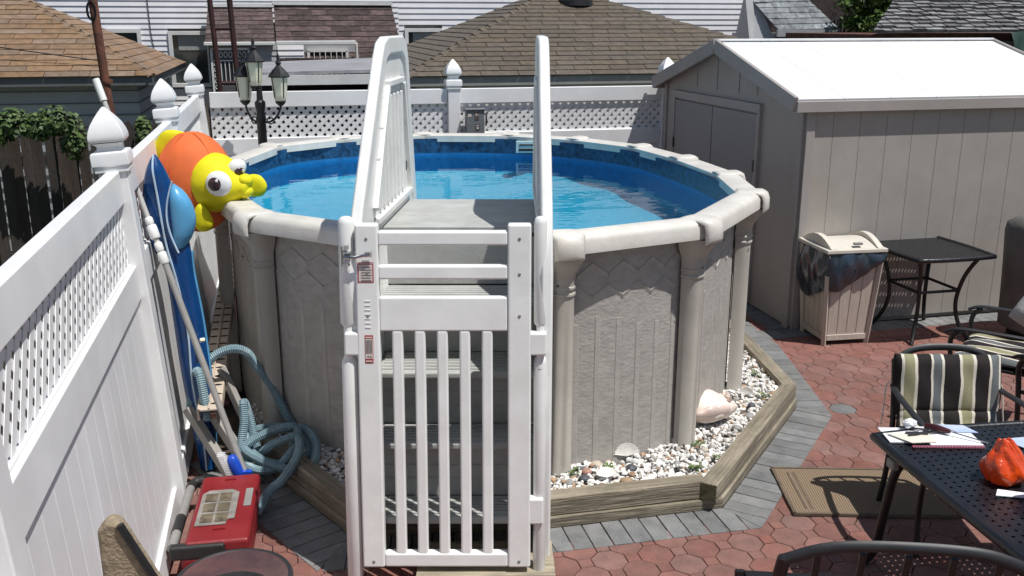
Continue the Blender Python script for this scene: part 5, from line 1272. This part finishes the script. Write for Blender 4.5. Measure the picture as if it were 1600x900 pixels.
# ================= NEIGHBOUR GARAGES =================
def hip_garage(label,x0,x1,y0,y1,ze,za,ax0,ax1,ayc,mat,course,w,wallmat,fasc,ov=.0,lab2=None,limit=300):
    t=thing('garage',label,'garage',((x0+x1)/2,(y0+y1)/2,-.6)); ox,oy,oz=(x0+x1)/2,(y0+y1)/2,-.6
    P=lambda x,y,z:(x-ox,y-oy,z-oz)
    g=G(); g.box(P(ox,oy,(ze-.6)/2-.04),(x1-x0-.5,y1-y0-.5,ze+.6-.1)); wl=g.obj('wall',wallmat,t)
    g=G(); 
    for k in range(int((ze+.4)/.16)):
        z=ze-.2-k*.16
        g.box(P(ox,y0+.24,z),(x1-x0-.5,.02,.012)); g.box(P(x1-.24,oy,z),(.02,y1-y0-.5,.012)); g.box(P(x0+.24,oy,z),(.02,y1-y0-.5,.012))
    g.obj('lap_joint',fasc,wl,kind='stuff')
    g=G(); g.box(P(ox,y0+.02,ze-.06),(x1-x0,.03,.12)); g.box(P(ox,y1-.02,ze-.06),(x1-x0,.03,.12)); g.box(P(x0+.02,oy,ze-.06),(.03,y1-y0-.06,.12)); g.box(P(x1-.02,oy,ze-.06),(.03,y1-y0-.06,.12)); g.obj('fascia',fasc,t)
    g=G(); g.box(P(ox,oy,ze-.11),(x1-x0-.08,y1-y0-.08,.015)); g.obj('soffit',fasc,t)
    # roof deck
    A=P(ax0,ayc,za);B=P(ax1,ayc,za); c=[P(x0,y0,ze),P(x1,y0,ze),P(x1,y1,ze),P(x0,y1,ze)]
    g=G(); g.add(c+[A,B],[(0,1,5,4),(1,2,5),(2,3,4,5),(3,0,4)]); rf=g.obj('roof',dark,t)
    # front face
    def face(p0,p1,tops,limit):
        p0=Vector(p0);p1=Vector(p1);U=(p1-p0).normalized(); T=[Vector(q) for q in tops]
        v=T[0]-p0; V=(v-U*v.dot(U)).normalized(); N_=U.cross(V)
        if N_.z<0: pass
        poly=[(0,0),((p1-p0).length,0)]+[((q-p0).dot(U),(q-p0).dot(V)) for q in tops and T]
        tile_face('shingle',rf,p0-V*.02+N_*.004,U,V,poly,course,w,mat,limit=limit,gap=.009,th=.014,offs=.42,vary=.02)
    return t,rf,face,c,A,B
# middle garage (taupe)
t,rf,face,c,A,B=hip_garage('neighbouring garage with taupe shingle hip roof behind the back fence',1.55,7.75,12.3,17.6,1.79,2.98,4.25,4.25,15.0,shC,.14,.50,whitep,fascia)
face(c[0],c[1],[B] if False else [A],300)
face(c[3],c[0],[A],0)
face(c[1],c[2],[A],0)
# hip caps
def hipcaps(rf,p,q,mat,n,w=.16,up=.02):
    p=Vector(p);q=Vector(q);d=(q-p); L=d.length; ex=d.normalized(); ey=Vector((0,0,1)).cross(ex).normalized(); ez=ex.cross(ey)
    st_=L/n; me=G().add([(0,-w/2,-w*.20),(st_*1.15,-w/2,-w*.2-.01),(st_*1.15,0,.0),(0,0,.02),(0,w/2,-w*.2),(st_*1.15,w/2,-w*.2-.01)],[(0,1,2,3),(3,2,5,4)]).mesh('hip_cap'); me.materials.append(mat)
    for k in range(n):
        o=linked('hip_cap',me,rf,(0,0,0)); o.matrix_local=Matrix(((ex.x,ey.x,ez.x,p.x+ex.x*st_*k),(ex.y,ey.y,ez.y,p.y+ex.y*st_*k),(ex.z,ey.z,ez.z,p.z+ex.z*st_*k+up),(0,0,0,1)))
hipcaps(rf,c[0],A,shC,20); hipcaps(rf,c[1],A,shC,20)
g=G(); vv=Vector(c[0]).lerp(Vector(c[1]),.46).lerp(Vector(A),.80)
g.lathe([(.26,-.10),(.26,-.02),(.17,.01),(.16,.10),(.22,.12),(.22,.16),(.05,.20)],20,CM(vv+Vector((.15,0,.05)),(0,0,0))); g.obj('roof_vent',M('vent_black',(.03,.03,.035),.6,.4,6,bump=.3),rf,smooth=40)
# left garage (tan)
t,rf,face,c,A,B=hip_garage('neighbouring garage with tan shingle hip roof at the far left',-8.0,-1.62,13.9,18.6,1.76,2.86,-6.0,-3.75,16.3,shL,.16,.56,sidg,M('dark_grey_fascia',(.12,.125,.13),.6))  # fascia, soffit and lap joints share one dark grey
face(c[0],c[1],[B,A],300)
face(c[1],c[2],[B],300)
hipcaps(rf,c[1],B,shL,16)
# thin dark cable lying on the roof
g=G(); g.tube([(-6.5,14.2,2.45),(-3.6,14.3,2.14),(-2.2,14.1,1.94)],.008,5); o=g.obj('cable',black,None); tag(o,'thin black cable sagging along the hip of the tan roof','cable')

# flat grey roofed carport
cp=thing('carport','low carport with flat grey roof behind the lamp post','carport',(.5,13.6,-.6))
g=G(); vs=[(-.95,0,2.40),(1.15,0,2.43),(1.2,2.6,2.50),(-.9,2.6,2.44),(-.95,0,2.36),(1.15,0,2.39),(1.2,2.6,2.45),(-.9,2.6,2.40)]
g.add(vs,[(0,1,2,3),(4,7,6,5),(0,4,5,1),(1,5,6,2),(2,6,7,3),(3,7,4,0)]); g.obj('roof',M('silver_grey_roofing',(.30,.30,.32),.8,.3,5,stretch=(.5,3,1),bump=.5,bscale=12),cp)
g=G(); g.box((.1,-.03,2.30),(2.15,.05,.13)); g.obj('fascia',whitep,cp)
g=G(); g.box((.3,1.3,1.10),(3.2,2.2,2.1)); g.obj('wall',dark,cp)  # near-black block, the shade under the carport roof put into its colour

# ================= WHITE HOUSES =================
def siding_wall(par,x0,x1,y,z0,z1,mat,course=.1,holes=()):
    g=G(); z=z0
    while z<z1:
        segs=[(x0,x1)]
        for hx0,hx1,hz0,hz1 in holes:
            if z+course>hz0 and z<hz1:
                ns=[]
                for a_,b_ in segs:
                    if hx1<=a_ or hx0>=b_: ns.append((a_,b_))
                    else:
                        if hx0>a_: ns.append((a_,hx0))
                        if hx1<b_: ns.append((hx1,b_))
                segs=ns
        for a_,b_ in segs:
            g.add([(a_,y-.016,z),(b_,y-.016,z),(b_,y,z+course),(a_,y,z+course),(a_,y,z),(b_,y,z)],[(0,1,2,3),(4,5,1,0)])
        z+=course
    return g.obj('siding',mat,par,kind='stuff')
ho=thing('white_house','long white clapboard house with dark shingled porch roofs','house',(0,19.0,-.6))
Z=.6
wins=[(-2.95,-2.36,1.55,2.34),(-1.90,-1.17,1.3,2.30),(2.44,3.18,1.2,2.34)]
siding_wall(ho,-9,2.30,0,.2,5.2,siding,.098,[(a_,b_,c_+Z,d_+Z) for a_,b_,c_,d_ in wins]); 
siding_wall(ho,2.30,14.5,.25,.2,5.2,siding,.108,[(2.44,3.18,1.2+Z,2.34+Z)])
g=G(); g.box((2.75,2.2,2.6),(23.5,3.6,5.0)); g.obj('wall',whitep,ho)
for i_,(a_,b_,c_,d_) in enumerate(wins):
    yy=0 if i_<2 else .25
    g=G(); w_=.07
    g.box(((a_+b_)/2,yy-.02,d_+Z-w_/2),(b_-a_,.06,w_)); g.box(((a_+b_)/2,yy-.02,c_+Z+w_/2),(b_-a_,.08,w_)); g.box((a_+w_/2,yy-.02,(c_+d_)/2+Z),(w_,.06,d_-c_-2*w_)); g.box((b_-w_/2,yy-.02,(c_+d_)/2+Z),(w_,.06,d_-c_-2*w_)); g.box(((a_+b_)/2,yy-.0,(c_+d_)/2+Z),(b_-a_-2*w_,.03,.035)) if i_!=1 else None
    wf=g.obj('window',whitep,ho,bevel=.004)
    g=G(); g.box(((a_+b_)/2,yy+.03,(c_+d_)/2+Z),(b_-a_-2*w_,.01,d_-c_-2*w_)); g.obj('pane',glassm,wf)
    g=G(); g.box(((a_+b_)/2+.04,yy+.018,d_+Z-.21),(b_-a_-.25,.006,.26)); g.obj('curtain',curt if i_ else glassm,wf)
# porch mansard roofs
for (xa,xb,xc,xd,ztop,zbot,lb) in ((-1.16,-.03,-1.21,-.02,2.72,2.10,0),(.0,2.15,.01,2.30,2.76,1.72,1)):
    yt,yb=-.15,-.85
    g=G(); g.add([(xc,yb,zbot+Z),(xd,yb,zbot+Z),(xb,yt,ztop+Z),(xa,yt,ztop+Z)],[(0,1,2,3)]); pr=g.obj('porch_roof',dark,ho)
    U=Vector((1,0,0)); V=Vector((0,yt-yb,ztop-zbot)).normalized(); Ls=math.hypot(yt-yb,ztop-zbot)
    tile_face('shingle',pr,(xc,yb,zbot+Z),U,V,[(0,0),(xd-xc,0),(xb-xc,Ls),(xa-xc,Ls)],.115,.27,shM,limit=0,gap=.004,th=.014,offs=.37,vary=.1,tints=(.6,1.35))
    g=G(); g.box(((xa+xb)/2,yt-.02,ztop+Z+.03),(xb-xa+.05,.08,.06)); g.obj('flashing',whitep,ho)
# porch fronts
g=G(); g.box((.70,-.95,2.10+Z),(1.40,.10,.07)); g.box((-.62,-.90,2.09+Z),(1.22,.10,.06)); g.box((1.42,-.88,1.9+Z),(.035,.05,.40),CM((0,0,0),(0,0,0))); g.obj('porch_gutter',whitep,ho,bevel=.01)
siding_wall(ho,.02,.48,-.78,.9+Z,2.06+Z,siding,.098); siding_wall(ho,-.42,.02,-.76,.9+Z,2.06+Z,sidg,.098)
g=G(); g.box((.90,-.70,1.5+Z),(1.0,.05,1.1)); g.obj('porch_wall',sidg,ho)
g=G(); g.box((.90,-.76,1.96+Z),(.72,.06,.05)); g.box((.56,-.76,1.70+Z),(.05,.06,.50)); g.box((1.25,-.76,1.70+Z),(.05,.06,.5)); wf=g.obj('window',whitep,ho)
g=G(); g.box((.905,-.74,1.70+Z),(.64,.02,.5)); g.obj('pane',M('maroon_curtain',(.06,.018,.014),.8,.3,9),wf)
g=G()
for k in range(6): g.box((.66+k*.10,-.79,1.70+Z),(.014,.014,.5))
g.obj('window_bar',whitep,wf)
# iron gate door
dg=thing('porch_door',None,None); dg.parent=ho
for k_ in('label','category'):
    if k_ in dg: del dg[k_]
g=G(); g.box((-.80,-.80,1.55+Z),(.72,.04,1.0)); g.obj('door_recess',glassm,dg)
g=G(); g.box((-.80,-.84,2.0+Z),(.66,.03,.04)); g.box((-1.12,-.84,1.5+Z),(.035,.03,1.0)); g.box((-.48,-.84,1.5+Z),(.035,.03,1.0)); g.box((-.80,-.84,1.80+Z),(.62,.02,.02))
for k in range(8): g.box((-1.04+k*.07,-.84,1.42+Z),(.014,.014,.72))
for k in range(7):
    x=-1.04+k*.08; g.tube([(x+.028*math.cos(a),-.845,1.90+Z+.05*math.sin(a)) for a in np.linspace(0,2*math.pi,10,endpoint=False)],.007,4,closed=True)
for s_ in(-1.07,-.53):
    for k in range(5): g.tube([(s_+.022*math.cos(a),-.845,1.74-.1*k+Z+.03*math.sin(a)) for a in np.linspace(0,2*math.pi,8,endpoint=False)],.006,4,closed=True)
g.obj('iron_scrollwork',whitep,dg)
g=G(); g.tube([(-2.2,-.03,2.9+Z),(-2.19,-.03,2.3+Z),(-2.15,-.03,1.9+Z),(-2.15,-.03,1.2+Z)],.007,5); g.obj('wall_cable',black,ho)
g=G(); g.box((-4.15,-.03,3+Z),(.06,.03,2.4)); g.obj('downspout',whitep,ho)

# grey dormer outbuilding
dm=thing('grey_outbuilding','small pale grey outbuilding with light grey shingle roof beyond the shed','outbuilding',(9.7,17.0,-.6))
g=G(); g.box((0.05,1.0,1.5),(1.15,1.8,2.7)); wl=g.obj('wall',sidg,dm)
g=G(); g.add([(-1.0,-.02,2.2),(-.55,-.06,2.62),(-.78,.5,3.6),(-1.04,.4,3.6),(-1.0,1.0,2.2)],[(0,1,2,3),(0,3,4)]); g.obj('side_cheek',sidg,dm)
g=G(); g.add([(-.58,-.12,2.92),(.65,-.12,2.95),(.15,.75,3.75),(-1.0,.75,3.75)],[(0,1,2,3)]); pr=g.obj('roof',dark,dm)
tile_face('shingle',pr,(-.58,-.14,2.91),(1,.0,.02),(0,.87,.8),[(0,0),(1.25,0),(.72,1.2),(-.42,1.2)][0:4],.15,.30,shG,limit=0,th=.016,offs=.4,tints=(.7,1.3),vary=.1)
g=G(); g.box((.04,-.14,2.86),(1.30,.06,.13)); g.obj('fascia',sidg,dm)
g=G(); g.box((-.14,-.0+.07,2.55),(.52,.06,.4)); gf=g.obj('garage_door',whitep,dm,bevel=.005)
g=G(); g.box((-.14,.035,2.58),(.46,.02,.03)); g.obj('door_groove',greyp,gf)
bh=thing('birdhouse','little cedar birdhouse on the grey outbuilding wall','birdhouse',(8.93,16.75,1.86))
g=G(); g.prism([(-.055,0),(.055,0),(.055,.16),(0,.21),(-.055,.16)],-.05,.05,Matrix(((1,0,0,0),(0,0,1,0),(0,1,0,0),(0,0,0,1)))); g.obj('box',cedar,bh)
g=G(); g.box((0,-.052,.10),(.035,.006,.04)); g.obj('entrance',dark,bh)
g=G(); g.add([(10.6,17.0,1.6),(10.6,17.0,2.25),(11.4,17.4,2.05),(11.4,17.4,1.6)],[(0,1,2,3)]); g.box((11.0,17.4,1.0),(.9,.4,2.0)); o=g.obj('lean_to',sidg,None); tag(o,'pale blue grey lean-to joined to the grey outbuilding','lean-to')
g=G(); g.add([(9.9,17.9,2.3),(12.0,18.4,2.2),(12.0,18.4,3.6),(9.9,17.9,3.6)],[(0,1,2,3)]); g.box((11,18.9,1.2),(2.2,.6,3.4)); o=g.obj('dark_roof_house',M('dark_brown_roof',(.05,.035,.035),.9,.3,6),None); tag(o,'dark brown building behind the grey outbuilding','building')

# slate roofed building
slb=thing('slate_roof_building','old brick outbuilding with ragged grey slate roof at the far right','outbuilding',(10.6,13.2,-.6))
g=G(); g.box((0.5,1.5,1.3),(4.6,2.6,3.15)); g.obj('wall',brickm,slb)
g=G()
for k in range(4): g.box((-.25,.17,2.42+k*.10),(1.9,.03,.09))
g.obj('wall_board',boardw,slb)
g=G(); g.box((.95,.14,2.3),(.5,.05,.9)); g.obj('dark_opening',dark,slb)
p0=Vector((-1.95,-.05,2.90)); p1=Vector((3.0,-.05,2.92)); top0=Vector((-.3,1.6,3.75)); top1=Vector((3.0,1.6,3.8))
g=G(); g.add([p0,p1,top1,top0],[(0,1,2,3)]); pr=g.obj('roof',dark,slb)
U=(p1-p0).normalized(); v=top0-p0; V=(v-U*v.dot(U)).normalized(); Lr=v.dot(V)
tile_face('slate',pr,p0,U,V,[(0,0),(4.95,0),(4.95,Lr),(v.dot(U),Lr)],.125,.24,slate,limit=290,th=.045,gap=.03,jit=.035,irr=.4,offs=.45,vary=.1)
# green tarp draped at the corner
g=G(); vs=[];n=14
for j in range(8):
    for i in range(n): vs.append((.0+i*.12,-.1-.05*math.sin(i*1.3+j)-.03*j,.0-j*.12+.03*math.sin(i*.9)))
g.add(vs,[(j*n+i,j*n+i+1,(j+1)*n+i+1,(j+1)*n+i) for j in range(7) for i in range(n-1)]); o=g.obj('tarp',tarp,None,smooth=60); o.location=(10.9,13.05,2.30); tag(o,'dark green tarp hanging under the edge of the slate roof','tarp')

# ================= TREES =================
def tree(label,x,y,h,crown,n,sz,zb=-.6):
    t=thing('leafy_tree',label,'tree',(x,y,zb))
    g=G(); g.tube(catmull([(0,0,0),(.05,.03,h*.3),(-.04,.05,h*.55),(.05,0,h*.9)],5,False),[.14*(1-.05*k) for k in range(16)],8); tk=g.obj('trunk',barkm,t,smooth=50)
    for k in range(6):
        a=k*1.05; z=h*(.35+.08*k); g=G(); g.tube(catmull([(0,0,z),(.35*math.cos(a),.35*math.sin(a),z+.25),(.8*math.cos(a),.8*math.sin(a),z+.4)],4,False),[.045-.004*i for i in range(9)],6); g.obj('limb',barkm,tk)
    cs_=[]
    for k in range(70):
        a=random.uniform(0,6.28); r=crown*random.uniform(.1,.9); cs_.append(((r*math.cos(a),r*math.sin(a),random.uniform(.50*h,.98*h)),(crown*.26,crown*.26,crown*.13)))
    g=G()
    for _ in range(n):
        c,r=random.choice(cs_); d=Vector((random.gauss(0,.5),random.gauss(0,.5),random.gauss(0,.5))); p=Vector(c)+Vector((d.x*r[0],d.y*r[1],d.z*r[2]))
        nrm=Vector((rnd3(1),rnd3(1),random.uniform(.1,1))).normalized(); u=nrm.cross(Vector((rnd3(1),rnd3(1),rnd3(1)))).normalized(); v=nrm.cross(u); s=sz*random.uniform(.6,1.4); k=random.uniform(.45,1.35)
        g.add([p-u*s,p+v*s*.45,p+u*s,p-v*s*.45],[(0,1,2,3)],None,(k,k,k*.8))
    g.obj('crown',leafm,t)
tree('leafy green tree between the grey outbuilding and the slate roof',10.95,16.1,4.0,1.0,15000,.055)
tree('darker leafy tree behind the slate roofed building',12.4,17.9,4.2,1.1,9000,.06)

# ================= POLES AT THE LEFT =================
rp=thing('rusty_pole','leaning rusty brown metal pole beyond the left fence','pole',(-1.50,9.75,-.6))
g=G(); g.tube([(.02,0,0),(.0,0,1.6),(-.06,0,2.36),(-.13,0,4.0)],.040,12); g.obj('pole_shaft',rust,rp,smooth=50)
g=G(); g.lathe([(.048,0),(.05,.02),(.048,.04)],12,CM((-.05,0,2.50))); g.obj('pole_band',rust,rp)
g=G()
for k in range(3): g.tube([(-.12+.035*math.cos(a)+k*.005,-.04,3.15+.08*math.sin(a)) for a in np.linspace(0,2*math.pi,12,endpoint=False)],.006,5,closed=True)
g.obj('hanging_cable',black,rp)
ml=thing('metal_ladder','dark maroon metal ladder frame rising behind the corner of the fence','ladder',(-.62,11.0,-.6))
g=G(); g.tube([(.06,0,0),(-.0,0,2.5),(-.07,0,4.2)],.028,8); g.obj('ladder_rail',maroon,ml,smooth=50)
g=G(); g.tube([(.26,0,0),(.19,0,2.5),(.145,0,4.2)],.030,8); g.obj('ladder_rail',maroon,ml,smooth=50)
for z in(1.4,1.9,2.42,2.99,3.5):
    g=G(); g.tube([(-.01,0,z),(.19,0,z)],.022,8); g.obj('rung',maroon,ml)
# a length of cord on the fence below the first finial removed; loose black cable beside the fence foot
print('objects',len(bpy.data.objects))
